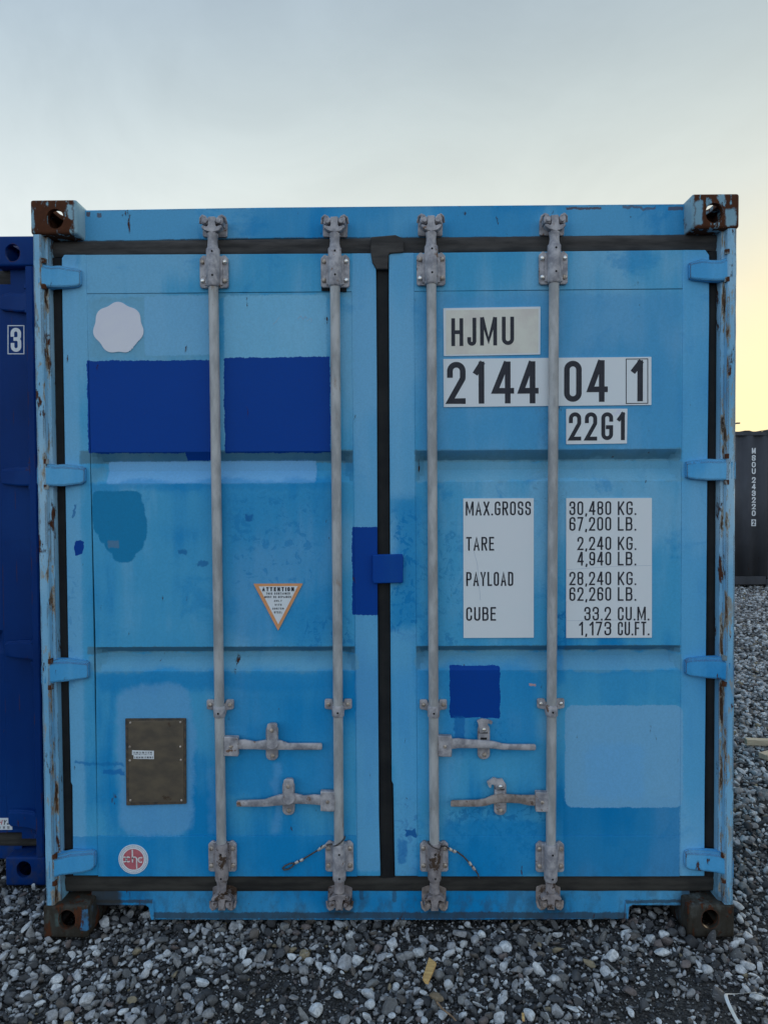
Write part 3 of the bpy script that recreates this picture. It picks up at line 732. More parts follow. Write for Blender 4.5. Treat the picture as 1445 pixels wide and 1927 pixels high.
dl = make_door([(121, 479), (116.5, 486), (118, 600), (126.5, 1100), (130, 1300), (133.5, 1472), (136.5, 1478), (138, 1648), (700, 476.5), (701, 494), (707.5, 506), (709, 700), (710.5, 1150), (713, 1540), (716, 1649)],
               [(163, 478), (165, 560), (172, 850), (181, 1200), (184, 1500), (186, 1650)], [(660, 476), (662, 560), (664.5, 850), (668, 1250), (671, 1650)], 478, 1650, (553, 549), 'door_l', [g1, g2], 'left door leaf with dark blue repaint blocks and worn patches')
dr = make_door([(735, 475.5), (731.5, 480), (732, 600), (733.5, 900), (735, 1250), (737, 1470), (740, 1476), (743, 1649), (1327, 470), (1334, 480), (1334, 600), (1330.5, 900), (1327.5, 1300), (1325.5, 1500), (1325, 1649)],
               [(780, 476), (781, 560), (783, 1200), (787, 1650)], [(1284, 470), (1283, 560), (1281, 850), (1279, 1240), (1277.5, 1650)], 474, 1650, (548.5, 543.5), 'door_r', [(848, 865.5, 884, 907, .034), (1216, 1227.5, 1238, 1262, .034)], 'right door leaf with number stickers and a ragged pale repaint')

# hinges
def hinge(st, label=None):
    """stations (x, ytop, ybot, Yfront) in pixels along the blade"""
    bm = B(); prev = None
    for x, yt, yb, yf in st:
        a, b = P(x, yt, yf), P(x, yb, yf); back = YD-.0015
        zz = [0, .02, .13, .16, .5, .92, 1]; dy = [.0075, .0055, .005, 0, 0, 0, .003]
        ring = [bm.verts.new((a.x+(b.x-a.x)*t, yf+e_+.0008*mnoise.noise((x*.1, t*3, yt)), a.z+(b.z-a.z)*t+.0012*mnoise.noise((x*.09, t*2, yt+5)))) for t, e_ in zip(zz, dy)]
        ring += [bm.verts.new((b.x, back+(.02 if yf < .012 else 0), b.z)), bm.verts.new((a.x, back+(.02 if yf < .012 else 0), a.z))]
        if prev:
            n = len(ring)
            for k in range(n): bm.faces.new((prev[k], prev[(k+1) % n], ring[(k+1) % n], ring[k]))
        else: bm.faces.new(ring[::-1])
        prev = ring
    bm.faces.new(prev)
    o = obj('hinge', bm, 'hinge', main, .0009, 2, smooth=22, label=label)
    # pin knuckles above and below the blade, at the post end
    x, yt, yb, yf = st[1]
    for a_, b_ in ((yt-8, yt+1), (yb-1, yb+8)):
        p0, p1 = P(x+(9 if x < 700 else -9), a_, .010), P(x+(9 if x < 700 else -9), b_, .010)
        bm = B(); tube(bm, [(p0.x, .010, p0.z), (p1.x, .010, p1.z)], .0105, 12); box(bm, min(p0.x, p0.x+(-.016 if x < 700 else .016)), max(p0.x, p0.x+(-.016 if x < 700 else .016)), .0015, .03, min(p0.z, p1.z)+.001, max(p0.z, p1.z)-.001); obj('hinge_pin', bm, MAT_RUSTPIN, o)
    return o
MAT_BROWN = simple('brown_seal', (.045, .028, .03, 1), (.07, .04, .04, 1), .8, 20, .0004)
MAT_RUSTPIN = container_paint('rusty_pin', alb(70, 90, 110), alb(96, 110, 120), alb(110, 120, 130), rusty=.7, dents=0, splotch=0)
hinge([(64, 493, 533, .003), (74, 495, 536, .0), (84, 497, 539, .004), (98, 499, 540, .012), (112, 498, 540, .016), (128, 502, 540, .024), (145, 504, 538, .026), (151, 507, 535, .028), (153, 511, 531, .034)])
hinge([(70, 872, 912, .003), (78, 872, 913, .0), (90, 872, 914, .004), (104, 874, 915, .012), (120, 873, 915, .016), (136, 875, 913, .024), (153, 877, 911, .026), (159, 880, 907, .028), (161, 884, 903, .034)])
hinge([(78, 1249, 1289, .003), (86, 1247, 1289, .0), (96, 1244, 1286, .004), (108, 1241, 1284, .012), (126, 1241, 1283, .016), (144, 1243, 1280, .024), (161, 1245, 1278, .026), (166, 1248, 1276, .028), (168, 1252, 1272, .034)])
hinge([(86.5, 1615, 1658, .003), (94, 1614, 1657, .0), (103, 1612, 1652, .004), (116, 1609, 1648, .012), (134, 1604, 1646, .016), (156, 1603, 1643, .024), (172, 1602, 1638, .026), (178, 1604, 1632, .028), (181, 1607, 1626, .034)])
hinge([(1385, 476, 520, .003), (1377, 478, 523, .0), (1368, 483, 526, .004), (1356, 488, 528, .012), (1340, 488, 528, .016), (1322, 486, 527, .024), (1304, 491, 525, .026), (1298, 494, 523, .028), (1296, 498, 518, .034)])
hinge([(1384, 862, 903, .003), (1376, 862, 904, .0), (1366, 863, 904, .004), (1350, 864, 904, .012), (1334, 863, 904, .016), (1316, 865, 903, .024), (1298, 867, 901, .026), (1292, 869, 898, .028), (1290, 873, 893, .034)])
hinge([(1381, 1243, 1285, .003), (1372, 1241, 1283, .0), (1362, 1239, 1280, .004), (1350, 1237, 1278, .012), (1332, 1237, 1277, .016), (1314, 1238, 1275, .024), (1296, 1240, 1272, .026), (1290, 1243, 1268, .028), (1288, 1247, 1263, .034)])
hinge([(1380, 1613, 1655, .003), (1370, 1612, 1652, .0), (1362, 1609, 1647, .004), (1350, 1605, 1644, .012), (1334, 1603, 1641, .016), (1314, 1602, 1640, .024), (1296, 1602, 1637, .026), (1290, 1605, 1632, .028), (1287.5, 1610, 1626, .034)])

# central overlap plate
bm = B(); pprism(bm, [(701, 1044), (757, 1043), (759, 1050), (758, 1097), (703, 1098), (701, 1092)], .026, .0445, .004); obj('overlap_plate', bm, 'navy_plate', main, .003, 3)

# locking rods --------------------------------------------------------------
FRONT = []
def bolt(x, y, z, parent, r=.0085, h=.007, mat='bolt'):
    bm = B(); dome(bm, x, y, z, r, h, 8); return obj('bolt', bm, mat, parent, smooth=50)
def lock_rod(xt, xb, ytop, guide_y, brk_top, brk_bot, cam_bot, seed):
    """xt at y=545, xb at y=1590; pixel values of the photograph"""
    rnd = random.Random(seed)
    T, Bo = P(xt, 545, YR), P(xb, 1590, YR); sl_ = (T.x-Bo.x)/(T.z-Bo.z)
    X = lambda z: Bo.x+sl_*(z-Bo.z)
    Z = lambda py: P((xt+xb)/2, py, YR).z
    R0 = .0174
    bm = B(); z1, z0 = Z(brk_top+60), Z(brk_bot+12); tube(bm, [(X(z), YR, z) for z in np.linspace(z0, z1, 8)], R0, 20)
    rod = obj('lock_rod', bm, 'rod', main, smooth=40)
    # top housing
    def housing(za, zb, top):
        """za lower, zb upper of the sleeve"""
        b = B(); seg = 12; x = X((za+zb)/2); r = .0235
        prof = ([(za-.004, .0205), (za-.001, r-.0012), (za+.003, r), (zb-.003, r), (zb, r-.0015)] if top else
                [(za, r-.002), (za+.003, r-.001), (za+.008, r), (zb-.003, r), (zb+.001, r-.0012), (zb+.004, .0205)])
        tube(b, [(x, YR, z) for z, _ in prof], [r_ for _, r_ in prof], 22)
        if top: pz0, pz1 = za-.002, za+.110
        else: pz0, pz1 = zb-.104, zb+.004
        w_ = .050
        box(b, x-.031, x+.031, YR+.004, YD-.003, pz0+.006, pz1-.006)
        h = obj('rod_bracket', b, 'forged' if top else 'forged_low' if seed % 2 else 'forged', main, .0015, smooth=40)
        b = B(); out = [(x-w_, pz0+.004), (x-w_+.006, pz0-.002), (x+w_-.006, pz0-.002), (x+w_, pz0+.004), (x+w_, pz1-.012), (x+w_-.012, pz1), (x+.030, pz1), (x+.026, pz1-.016 if top else pz1-.004), (x-.026, pz1-.016 if top else pz1-.004), (x-.030, pz1), (x-w_+.012, pz1), (x-w_, pz1-.012)]
        prism(b, round_poly(out, .005, 3), YD-.0125, YD-.0012)
        obj('bracket_plate', b, 'forged', h, .002)
        for sx_ in (-1, 1):
            for zz in (pz0+.022, pz1-.024): bolt(x+sx_*.0385, YD-.0125, zz, h, .0088, .008, 'bolt_shiny' if (top and rnd.random() < .35) else 'bolt')
        hz_ = (za+.028, za+.104) if top else (zb-.032, zb-.108)
        for k, zz in enumerate((za+.031, zb-.016) if top else (zb-.028, za+.016)):
            b = B(); tube(b, [(x+.002, YR-r-.0006, zz), (x+.002, YR-.01, zz)], .0036, 10); obj('grease_hole', b, 'hole', h)
        return h
    zt = Z(brk_top); housing(Z(brk_top+70), zt, True)
    zb_ = Z(brk_bot); housing(Z(brk_bot+68), zb_, False)
    # cams: tapered neck then forked head
    def cam(zn, zh, s):
        """zn neck start, zh head centre, s=+1 up"""
        x = X(zh); b = B()
        zz = np.linspace(zn, zh-s*.030, 5); tube(b, [(x, YR, z) for z in zz], [.0205, .0180, .0168, .0175, .0200], 14)
        box(b, x-.013, x+.013, YR-.012, YR+.028, zh-.031, zh+.026)
        prism(b, round_poly([(x-.024, zh-s*.022), (x-.036, zh-s*.012), (x-.034, zh-s*.004), (x-.014, zh-s*.010), (x-.009, zh+s*.024), (x+.009, zh+s*.026), (x+.014, zh-s*.010), (x+.034, zh-s*.003), (x+.036, zh-s*.012), (x+.023, zh-s*.024), (x, zh-s*.03)], .004, 3), YR-.016, YR+.012)
        obj('cam', b, 'forged' if s > 0 else 'forged_low', rod, .002, 2, smooth=40)
        b = B(); tl = rnd.uniform(-.004, .004)
        for q_ in (-1, 1):
            hx = x+q_*.0255
            prism(b, round_poly([(hx-.012, zh+s*.002), (hx+.011, zh+s*.000+tl), (hx+.013, zh+s*.021), (hx+.004*q_, zh+s*.030), (hx-.011, zh+s*.022)], .005, 4), YR-.010, YH-.001)
            tube(b, [(hx-q_*.004, YR-.006, zh+s*.024), (hx+q_*.008, YR-.004, zh+s*.030), (hx+q_*.016, YR+.004, zh+s*.027), (hx+q_*.020, YR+.014, zh+s*.010)], [.0055, .0065, .006, .005], 8)
            tube(b, [(hx-q_*.002, YR-.018, zh+s*.010), (hx-q_*.002, YR+.01, zh+s*.010)], [.0085, .0095], 10)
        prism(b, round_poly([(x-.044, zh-.026), (x+.042, zh-.028), (x+.044, zh+.024), (x+.02, zh+.034), (x-.022, zh+.034), (x-.043, zh+.026)], .006, 3), YH-.010, YH-.0005)
        obj('cam_keeper', b, 'grip' if (s < 0 and seed in (3, 4)) else ('forged' if s > 0 else 'forged_low'), main, .0015, smooth=45)
    cam(zt-.003, Z(ytop), 1); cam(Z(brk_bot+66), Z(cam_bot), -1)
    # guide clamp half way down
    z = Z(guide_y); x = X(z); b = B()
    prism(b, round_poly([(x-.048, z+.018), (x-.020, z+.018), (x-.020, z+.004), (x+.020, z+.004), (x+.020, z+.018), (x+.048, z+.018), (x+.048, z-.016), (x+.022, z-.020), (x+.018, z-.040), (x-.018, z-.040), (x-.022, z-.020), (x-.048, z-.016)], .006, 3), YD-.012, YD-.0012)
    tube(b, [(x, YR, z-.040), (x, YR, z-.036), (x, YR, z-.004), (x, YR, z)], [.0195, .0215, .0215, .020], 18)
    g = obj('rod_guide', b, 'forged', main, .0015, smooth=40)
    for s_ in (-1, 1): bolt(x+s_*.035, YD-.012, z+.001, g, .0078, .007, 'bolt_shiny' if seed == 4 else 'bolt')
    b = B(); tube(b, [(x, YR-.0225, z-.022), (x, YR-.01, z-.022)], .0036, 10); obj('grease_hole', b, 'hole', g)
    return rod, X
r1, X1 = lock_rod(402, 417, 424, 1328, 468, 1588, 1694, 1)
r2, X2 = lock_rod(630.5, 638, 424, 1327, 467, 1588, 1694, 2)
r3, X3 = lock_rod(811.5, 817, 422, 1328, 463, 1588, 1695, 3)
r4, X4 = lock_rod(1042, 1036, 421, 1326, 461, 1589, 1693, 4)
bm = B(); pprism(bm, [(605, 505), (652, 505), (652, 549), (605, 547)], YD-.004, YD-.0008); obj('bracket_dark_sheet', bm, 'hole', main)  # thin black sheet behind the bracket, showing below its lower edge

# handles ---------------------------------------------------------------------
def handle(hub, lever, latch, grip_mat, tilt_hook=0):
    """hub box px, lever stations (x, ytop, ybot), latch (xc, y0, y1)"""
    bm = B(); pprism(bm, [(hub[0], hub[1]), (hub[2], hub[1]+1), (hub[2], hub[3]), (hub[0], hub[3]-1)], .010, .034, .003)
    h = obj('handle_hub', bm, 'forged', main, .0025)
    c = P((hub[0]+hub[2])/2, (hub[1]+hub[3])/2, .010); bolt(c.x, .010, c.z, h, .0065, .004)
    # lever: loft
    bm = B(); prev = None; n = len(lever)
    for i, (x, yt, yb, yf, th) in enumerate(lever):
        a, b = P(x, yt, yf), P(x, yb, yf); hh = (a.z-b.z)/2; cz = (a.z+b.z)/2; ring = []
        for k in range(12):
            an = 2*PI*k/12; ca, sa = math.cos(an), math.sin(an)
            ring.append(bm.verts.new((a.x, yf+th*(1-math.copysign(abs(ca)**.6, ca)), cz+hh*math.copysign(abs(sa)**.6, sa))))
        if prev:
            for k in range(12): bm.faces.new((prev[k], prev[(k+1) % 12], ring[(k+1) % 12], ring[k]))
        else: bm.faces.new(ring)
        prev = ring
    bm.faces.new(prev)
    l = obj('door_handle', bm, 'forged', main, smooth=50)
    if grip_mat: l.data.materials.clear(); l.data.materials.append(MAT[grip_mat])
    # latch retainer
    xc, y0, y1 = latch; wv = 11.5
    bm = B(); pprism(bm, [(xc-wv, y0+2), (xc+wv, y0+2), (xc+wv, y1), (xc-wv, y1)], YD-.008, YD-.001, .019, 7)
    r = obj('handle_latch', bm, 'forged', main, .0015)
    ym = (y0+y1)/2
    bm = B()
    if not tilt_hook:
        pprism(bm, [(xc-9.5, y0), (xc+9.5, y0), (xc+9.5, ym-4), (xc+13, ym+2), (xc+9, ym+11), (xc, ym+15), (xc-9, ym+12), (xc-14, ym+2), (xc-9.5, ym-4)], .006, .014, .008, 5)
        pprism(bm, [(xc-8, y0+2), (xc+8, y0+2), (xc+8, y0+20), (xc-8, y0+20)], .012, YD-.004, .008, 4)
    else:
        pprism(bm, [(xc-10, y0+18), (xc+10, y0+16), (xc+9, y0+34), (xc+6, ym+14), (xc-6, ym+14), (xc-10, y0+34)], .022, .034, .004, 4)
        pprism(bm, [(xc-10, y0+2), (xc-13, y0-4), (xc-4, y0-8), (xc+8, y0-6), (xc+17, y0-3), (xc+15, y0+3), (xc+6, y0-1), (xc+10, y0+8), (xc+8, y0+20), (xc-8, y0+20)] if tilt_hook == 1 else
               [(xc-22, y0+12), (xc-25, y0+4), (xc-18, y0), (xc-12, y0-4), (xc-4, y0-1), (xc+4, y0-2), (xc+10, y0+8), (xc+8, y0+20), (xc-7, y0+20), (xc-10, y0+10), (xc-16, y0+8), (xc-18, y0+17)], .022, .034, .003, 3)
    obj('latch_cap', bm, 'forged', r, .0025, 3)
    yb_ = .014 if not tilt_hook else .022
    c = P(xc, y0+11, yb_); bolt(c.x, yb_-(.008 if not tilt_hook else 0), c.z, r, .0085 if tilt_hook else .0075, .006 if not tilt_hook else .012, 'bolt_shiny' if tilt_hook else 'bolt')
    c = P(xc+1, y1-9, YD-.008); bolt(c.x, YD-.008, c.z, r, .0085, .006)
    if tilt_hook:
        bm = B(); pprism(bm, [(xc-6, y0+27), (xc+6, y0+27), (xc+6, y0+31), (xc-6, y0+31)], .0212, .024); obj('latch_slot', bm, 'hole', r)
def rev(l): return l
handle((421, 1387, 448, 1424), [(444, 1393, 1411, .016, .006), (460, 1392, 1411, .016, .006), (480, 1396, 1411, .017, .006), (496, 1394, 1412, .018, .008), (512, 1391, 1413, .016, .009), (528, 1394, 1412, .018, .007), (542, 1399, 1412, .018, .006), (556, 1399, 1412, .018, .0055), (604, 1399, 1412, .018, .0055), (606, 1401, 1410, .019, .004)], (512, 1362, 1431), None)
handle((603, 1490, 630, 1528), [(606, 1497, 1517, .016, .006), (590, 1496, 1515, .016, .006), (572, 1498, 1514, .017, .006), (558, 1495, 1514, .018, .008), (543, 1493, 1516, .016, .009), (528, 1496, 1517, .018, .008), (512, 1500, 1518, .018, .006), (498, 1505, 1519, .018, .0055), (448, 1507, 1519, .018, .0055), (445, 1509, 1518, .019, .004)], (543, 1467, 1534), None)
handle((824, 1385, 850, 1425), [(846, 1391, 1411, .016, .006), (862, 1390, 1409, .016, .006), (880, 1392, 1409, .017, .006), (896, 1393, 1409, .014, .007), (912, 1394, 1409, .012, .008), (930, 1396, 1410, .014, .007), (946, 1400, 1412, .018, .006), (960, 1401, 1412, .018, .0055), (1006, 1401, 1413, .018, .0055), (1008, 1403, 1411, .019, .004)], (910, 1361, 1429), None, 1)
handle((1008, 1491, 1032, 1529), [(1011, 1497, 1518, .016, .006), (995, 1497, 1517, .016, .006), (978, 1497, 1513, .017, .006), (960, 1496, 1512, .014, .007), (942, 1495, 1512, .012, .008), (926, 1498, 1514, .014, .007), (912, 1504, 1518, .018, .006), (898, 1506, 1519, .018, .0055), (851, 1507, 1519, .018, .0055), (848, 1509, 1518, .019, .004)], (941, 1468, 1534), 'grip', 2)

# decals ----------------------------------------------------------------------
YS = YD-.0012      # sticker face, just proud of the panel
def decal(pxs, mat, name='sticker', parent=None, y=YS, th=.003, rnd=.0015, label=None):
    bm = B(); pprism(bm, pxs, y, y+th, rnd, 3); return obj(name, bm, mat, parent or main, label=label)
def letters(parent, rows, sw, mat='ink', y=YS-.0006, **k):
    for t, a, b, c, d in rows:
        bm = B(); ptext(bm, t, a, b, c, d, sw, y, **k); obj('lettering', bm, mat, parent, smooth=0, recalc=False)
def glyphs(parent, rows, sw, mat='ink', y=YS-.0006):
    for t, a, b, c, d in rows:
        bm = B(); ptext(bm, t, a, b, c, d, sw, y); obj('letter', bm, mat, parent, smooth=0, recalc=False)
d = decal([(834, 580), (1016.5, 577), (1016, 667), (835, 670)], 'white', label='owner prefix sticker, greyed with a white rim')
f = decal([(839, 584), (1013, 581), (1012.5, 664), (839, 667)], 'beige', 'sticker_face', d, YS-.0004, .002, .003)
glyphs(d, [('H', 849, 871.5, 599, 651), ('J', 879, 896, 598, 650.5), ('M', 903, 935, 597, 650), ('U', 944, 967, 596, 649)], .135, y=YS-.0010)
d = decal([(834, 675.5), (1225, 671.5), (1225, 762), (835, 766)], 'white', label='serial number sticker')
glyphs(d, [('2', 841, 876, 681, 760), ('1', 891, 911, 680.5, 759.5), ('4', 926, 967, 680.5, 759), ('4', 975, 1013, 680, 759), ('0', 1061, 1094, 679, 756), ('4', 1105, 1143, 678, 756), ('1', 1188, 1209, 678, 755)], .135)
bm = B()
for a in ([(1177, 675), (1219, 674.5), (1219, 676), (1177, 676.5)], [(1177, 758.5), (1219, 758), (1219, 759.5), (1177, 760)], [(1177, 676.6), (1178.5, 676.6), (1178.5, 758.4), (1177, 758.4)], [(1217.5, 676.2), (1219, 676.2), (1219, 757.9), (1217.5, 757.9)]): pprism(bm, a, YS-.0006, YS-.0001)
obj('digit_box', bm, 'ink', d)
d = decal([(1065, 769.5), (1180, 769), (1179, 834.5), (1065, 836)], 'white', label='type code sticker')
glyphs(d, [('2', 1070, 1093, 776, 829), ('2', 1100, 1123, 776, 829), ('G', 1131, 1153, 776, 828), ('1', 1161, 1175, 776, 828)], .14)
d = decal([(871.5, 938), (1004, 937.5), (1004, 1200), (872, 1200.5)], 'white', label='white weight table headings sticker')
letters(d, [('MAX.GROSS', 876, 998.5, 944, 969.5), ('TARE', 877, 929.5, 1010.5, 1036), ('PAYLOAD', 877, 965.5, 1076.5, 1102.5), ('CUBE', 877, 933, 1142.5, 1168)], .118)
bm = B(); ribbon(bm, [(v.x, v.z) for v in (P(891, 1036, YS), P(898, 1062, YS), P(900, 1090, YS), P(904, 1130, YS))], .0009, lambda p: Vector((p.x, YS-.0004, p.y))); obj('crease', bm, 'crease', d, smooth=0)
d = decal([(1065, 937.5), (1226, 937), (1226, 1200), (1065, 1200.5)], 'white', label='white weight table figures sticker')
letters(d, [('30,480', 1071, 1149.5, 943.5, 969), ('67,200', 1071, 1149.5, 973, 998.5), ('2,240', 1086, 1149.5, 1010, 1035), ('4,940', 1086, 1149.5, 1038.5, 1064),
            ('28,240', 1071, 1149.5, 1076, 1101), ('62,260', 1071, 1149.5, 1105, 1130.5), ('33.2', 1099, 1149, 1142, 1167.5), ('1,173', 1089, 1149.5, 1170, 1195.5),
            ('KG.', 1162, 1196.5, 943.5, 969), ('LB.', 1162, 1196.5, 973, 998.5), ('KG.', 1162, 1196.5, 1010, 1035), ('LB.', 1162, 1196.5, 1038.5, 1064), ('KG.', 1162, 1196.5, 1076, 1101), ('LB.', 1162, 1196.5, 1105, 1130.5),
            ('CU.M.', 1162, 1221, 1142, 1167.5), ('CU.FT.', 1162, 1221, 1170, 1195.5)], .118)
bm = B()
for a, b in (((1066, 1072), (1150, 1066)), ((1150, 1066), (1225, 1064)), ((1066, 1168), (1225, 1166))): ribbon(bm, [(v.x, v.z) for v in (P(*a, YS), P(*b, YS))], .0009, lambda p: Vector((p.x, YS-.0003, p.y)))
obj('crease', bm, 'crease', d, smooth=0)
# wavy round white badge
c = P(223, 617, YS); bm = B(); rr = 46.5/536
pts = []
for k in range(112):
    a = 2*PI*k/112; r_ = rr*(1+.044*math.cos(7*(a-PI/2))-.003*math.cos(14*(a-PI/2)))
    if -1.15 < a-2*PI < -.75: r_ *= 1-.07*random.random()
    pts.append((c.x+r_*math.cos(a), c.z+r_*math.sin(a)*1.01))
prism(bm, pts, YS, YS+.003); obj('badge', bm, 'badge', main, label='blank white round badge with a wavy edge')
# triangle notice
d = decal([(477, 1098.5), (570, 1098), (523.5, 1187)], 'orange', 'warning_sticker', label='orange-bordered triangular repair notice')
decal([(487, 1103.5), (560.5, 1103), (523.8, 1175)], 'white', 'sticker_face', d, YS-.0004, .002, .0005)
letters(d, [('ATTENTION', 493.5, 553.5, 1105, 1112.5)], .26, y=YS-.0012, gap=.22)
letters(d, [('THIS CONTAINER', 501, 546, 1115, 1118.8), ('MUST BE REPAIRED', 498, 548, 1121.5, 1125.2), ('ONLY', 516, 530.5, 1129, 1132.5), ('WITH', 517, 530, 1136.3, 1140), ('CORTEN', 513, 534, 1143.5, 1147), ('STEEL', 516, 531, 1150.5, 1154.2)], .2, y=YS-.0012, gap=.25)
# data plate
bm = B(); pprism(bm, [(236, 1352.5), (350, 1352), (351, 1513), (238, 1516)], YS-.003, YS+.003, .002, 2); d = obj('data_plate', bm, 'plate_rim', main, .001, label='tarnished metal data plate with small white sticker')
bm = B(); pprism(bm, [(242, 1357), (345.5, 1356), (346.5, 1509), (243, 1510.5)], YS-.0045, YS-.001, .003, 2); obj('plate_face', bm, 'plate', d, .0008)
for x, y in ((246, 1360), (340, 1359), (245, 1405), (340, 1405), (245, 1431), (341, 1430), (246, 1506), (342, 1506)):
    c = P(x, y, YS-.0045); bolt(c.x, YS-.0045, c.z, d, .0042, .003)
decal([(249, 1412), (290, 1413), (290, 1428.5), (252, 1428), (252, 1421), (249, 1421)], 'white', 'sticker_face', d, YS-.0055, .001, 0)
letters(d, [('IIHIINIIIH', 251, 286, 1414.5, 1418), ('IINIHIIINIIIN', 251, 286, 1419, 1420.8), ('IHHNIINHI', 254, 288, 1423.5, 1427)], .25, y=YS-.0062, gap=.3)
bm = B()
rnd = random.Random(5)
for k in range(26):      # embossed lines of the plate
    y = 1366+k*5.3
    if 1408 < y < 1432: x0 = 294
    else: x0 = 250
    x = x0
    while x < 332:
        l_ = rnd.uniform(3, 13); a = P(x, y, YS-.0048); b_ = P(min(x+l_, 336), y+1.1, YS-.0048)
        if rnd.random() < .7: box(bm, a.x, b_.x, YS-.0048, YS-.0044, b_.z, a.z)
        x += l_+rnd.uniform(2, 6)
obj('embossed_line', bm, 'plate', d, smooth=0)
# round red and white sticker
def ring(bm, cx, cz, r0, r1, y0, y1, n=48):
    if r0 <= 0: prism(bm, [(cx+r1*math.cos(2*PI*k/n), cz+r1*math.sin(2*PI*k/n)) for k in range(n)], y0, y1); return
    V = [[bm.verts.new((cx+r*math.cos(2*PI*k/n), y, cz+r*math.sin(2*PI*k/n))) for k in range(n)] for r, y in ((r0, y0), (r1, y0), (r1, y1), (r0, y1))]
    for a in range(4):
        for k in range(n): bm.faces.new((V[a][k], V[(a+1) % 4][k], V[(a+1) % 4][(k+1) % n], V[a][(k+1) % n]))
c = P(251.5, 1617, YS); u = 1/533.
bm = B(); ring(bm, c.x, c.z, 0, 28.5*u, YS, YS+.003); d = obj('round_sticker', bm, 'white', main, label='round red and white sticker low on the left door')
bm = B(); ring(bm, c.x, c.z, 26*u, 27*u, YS-.0004, YS); ring(bm, c.x, c.z, 22.4*u, 23.2*u, YS-.0004, YS); obj('sticker_ring', bm, 'crease', d, smooth=0)
bm = B(); ring(bm, c.x, c.z, 0, 20*u, YS-.0005, YS); obj('sticker_disc', bm, 'red', d, smooth=0)
bm = B()
for k in range(52):
    a = 2*PI*k/52
    if k % 13 in (5, 11): continue
    p0 = (c.x+24*u*math.cos(a), c.z+24*u*math.sin(a)); p1 = (c.x+25.6*u*math.cos(a+.03), c.z+25.6*u*math.sin(a+.03)); ribbon(bm, [p0, p1], .0016, lambda p: Vector((p.x, YS-.0007, p.y)))
obj('rim_print', bm, 'crease', d, smooth=0)
bm = B(); yy = YS-.0010; put = lambda p: Vector((c.x+p.x*u, yy, c.z+p.y*u))
def arc(cx, cy, r, a0, a1, n=12): return [(cx+r*math.cos(math.radians(a0+(a1-a0)*k/n)), cy+r*math.sin(math.radians(a0+(a1-a0)*k/n))) for k in range(n+1)]
ribbon(bm, arc(-9.5, 0, 4.6, 50, 310), 2.4, put)          # x as two arcs
ribbon(bm, arc(-17.2, 0, 4.6, -130, 130), 2.4, put)
ribbon(bm, [(-1.6, 19), (-1.6, -6)], 2.6, put)
ribbon(bm, arc(2.4, .6, 4.0, 180, 0)+[(6.4, -18)], 2.4, put)
ribbon(bm, arc(14, -1, 4.6, 50, 310), 2.4, put)
obj('lettering', bm, 'silver_print', d, smooth=0)
# tiny scribbled marks
bm = B()
for a in ([(514, 610), (519, 606), (523, 600), (526, 597)], [(560, 600), (566, 594), (570, 601), (575, 595), (577, 599)], [(578, 604), (584, 599), (587, 601), (585, 606)]):
    ribbon(bm, [(v.x, v.z) for v in (P(*p, YS) for p in a)], .0011, lambda p: Vector((p.x, YS+.0012, p.y)))
obj('scribble', bm, 'crease', main, smooth=0)

# ================================================================== DARK BLUE CONTAINER (left)
navy = empty('shipping_container', (-1.374-CW, .34, 0))
tag(navy, 'dark navy blue container at the left edge, standing close beside the light blue one', 'shipping container', 'shipping containers in the yard')
SKIP = {'sticker', 'badge', 'warning_sticker', 'data_plate', 'round_sticker', 'scribble', 'overlap_plate'}
swap = {}
for nm in ('door_l', 'door_r', 'blue', 'blue_body', 'hinge', 'post', 'casting_t', 'casting_b'): swap[MAT[nm].name] = MAT['navy']
swap[MAT_RUSTPIN.name] = MAT['navy']
def copy_tree(o, parent):
    c = o.copy(); COL.objects.link(c); c.parent = parent
    if 'label' in c: del c['label']
    ms = o.material_slots[0].material if o.material_slots else None
    if ms and ms.name in swap:
        c.material_slots[0].link = 'OBJECT'; c.material_slots[0].material = swap[ms.name]
    for ch in list(o.children): copy_tree(ch, c)
for ch in list(main.children):
    if ch.name.split('.')[0] not in SKIP: copy_tree(ch, navy)
off = navy.location
def wx(o): 
    c_ = [v.co.x for v in o.data.vertices]; return min(c_), max(c_)
for ch in list(navy.children):
    if ch.name.split('.')[0] == 'gasket' and ch.type == 'MESH':
        a_, b_ = wx(ch)
        if a_ > 1.0: bpy.data.objects.remove(ch)
def nobj(name, bm, mat, parent):
    for v in bm.verts: v.co -= off
    return obj(name, bm, mat, parent, smooth=0)
YN = .34+YD-.0012
bm = B(); pprism(bm, [(20, 500), (56.5, 500), (67, 1100), (77, 1578), (42, 1578)], YN-.0005, YN+.03); nobj('door_edge', bm, 'navy', navy)
bm = B(); pprism(bm, [(57, 500), (63, 500), (84, 1578), (77.5, 1578), (67.5, 1100)], YN+.004, YN+.03); nobj('gasket', bm, MAT_BROWN, navy)
bm = B()
for a in ([(15, 612), (46.5, 612), (46.5, 613.6), (15, 613.6)], [(15, 665), (46.5, 665), (46.5, 666.6), (15, 666.6)], [(15, 613.7), (16.6, 613.7), (16.6, 664.9), (15, 664.9)], [(44.9, 613.7), (46.5, 613.7), (46.5, 664.9), (44.9, 664.9)]): pprism(bm, a, YN-.001, YN+.001)
nb = nobj('digit_box', bm, 'white2', navy)
bm = B(); ptext(bm, '3', 20.5, 41, 617, 662, .15, YN-.0012); nobj('lettering', bm, 'white2', nb)
bm = B(); pprism(bm, [(-24, 1540), (23, 1539.5), (24, 1561.5), (-24, 1561.5)], YN-.001, YN+.003); st = nobj('sticker', bm, 'white', navy); st['label'] = 'small white lettered sticker'
bm = B(); ptext(bm, 'H', -3, 4, 1543, 1552, .18, YN-.0016, skew=.25); nobj('lettering', bm, 'red', st)
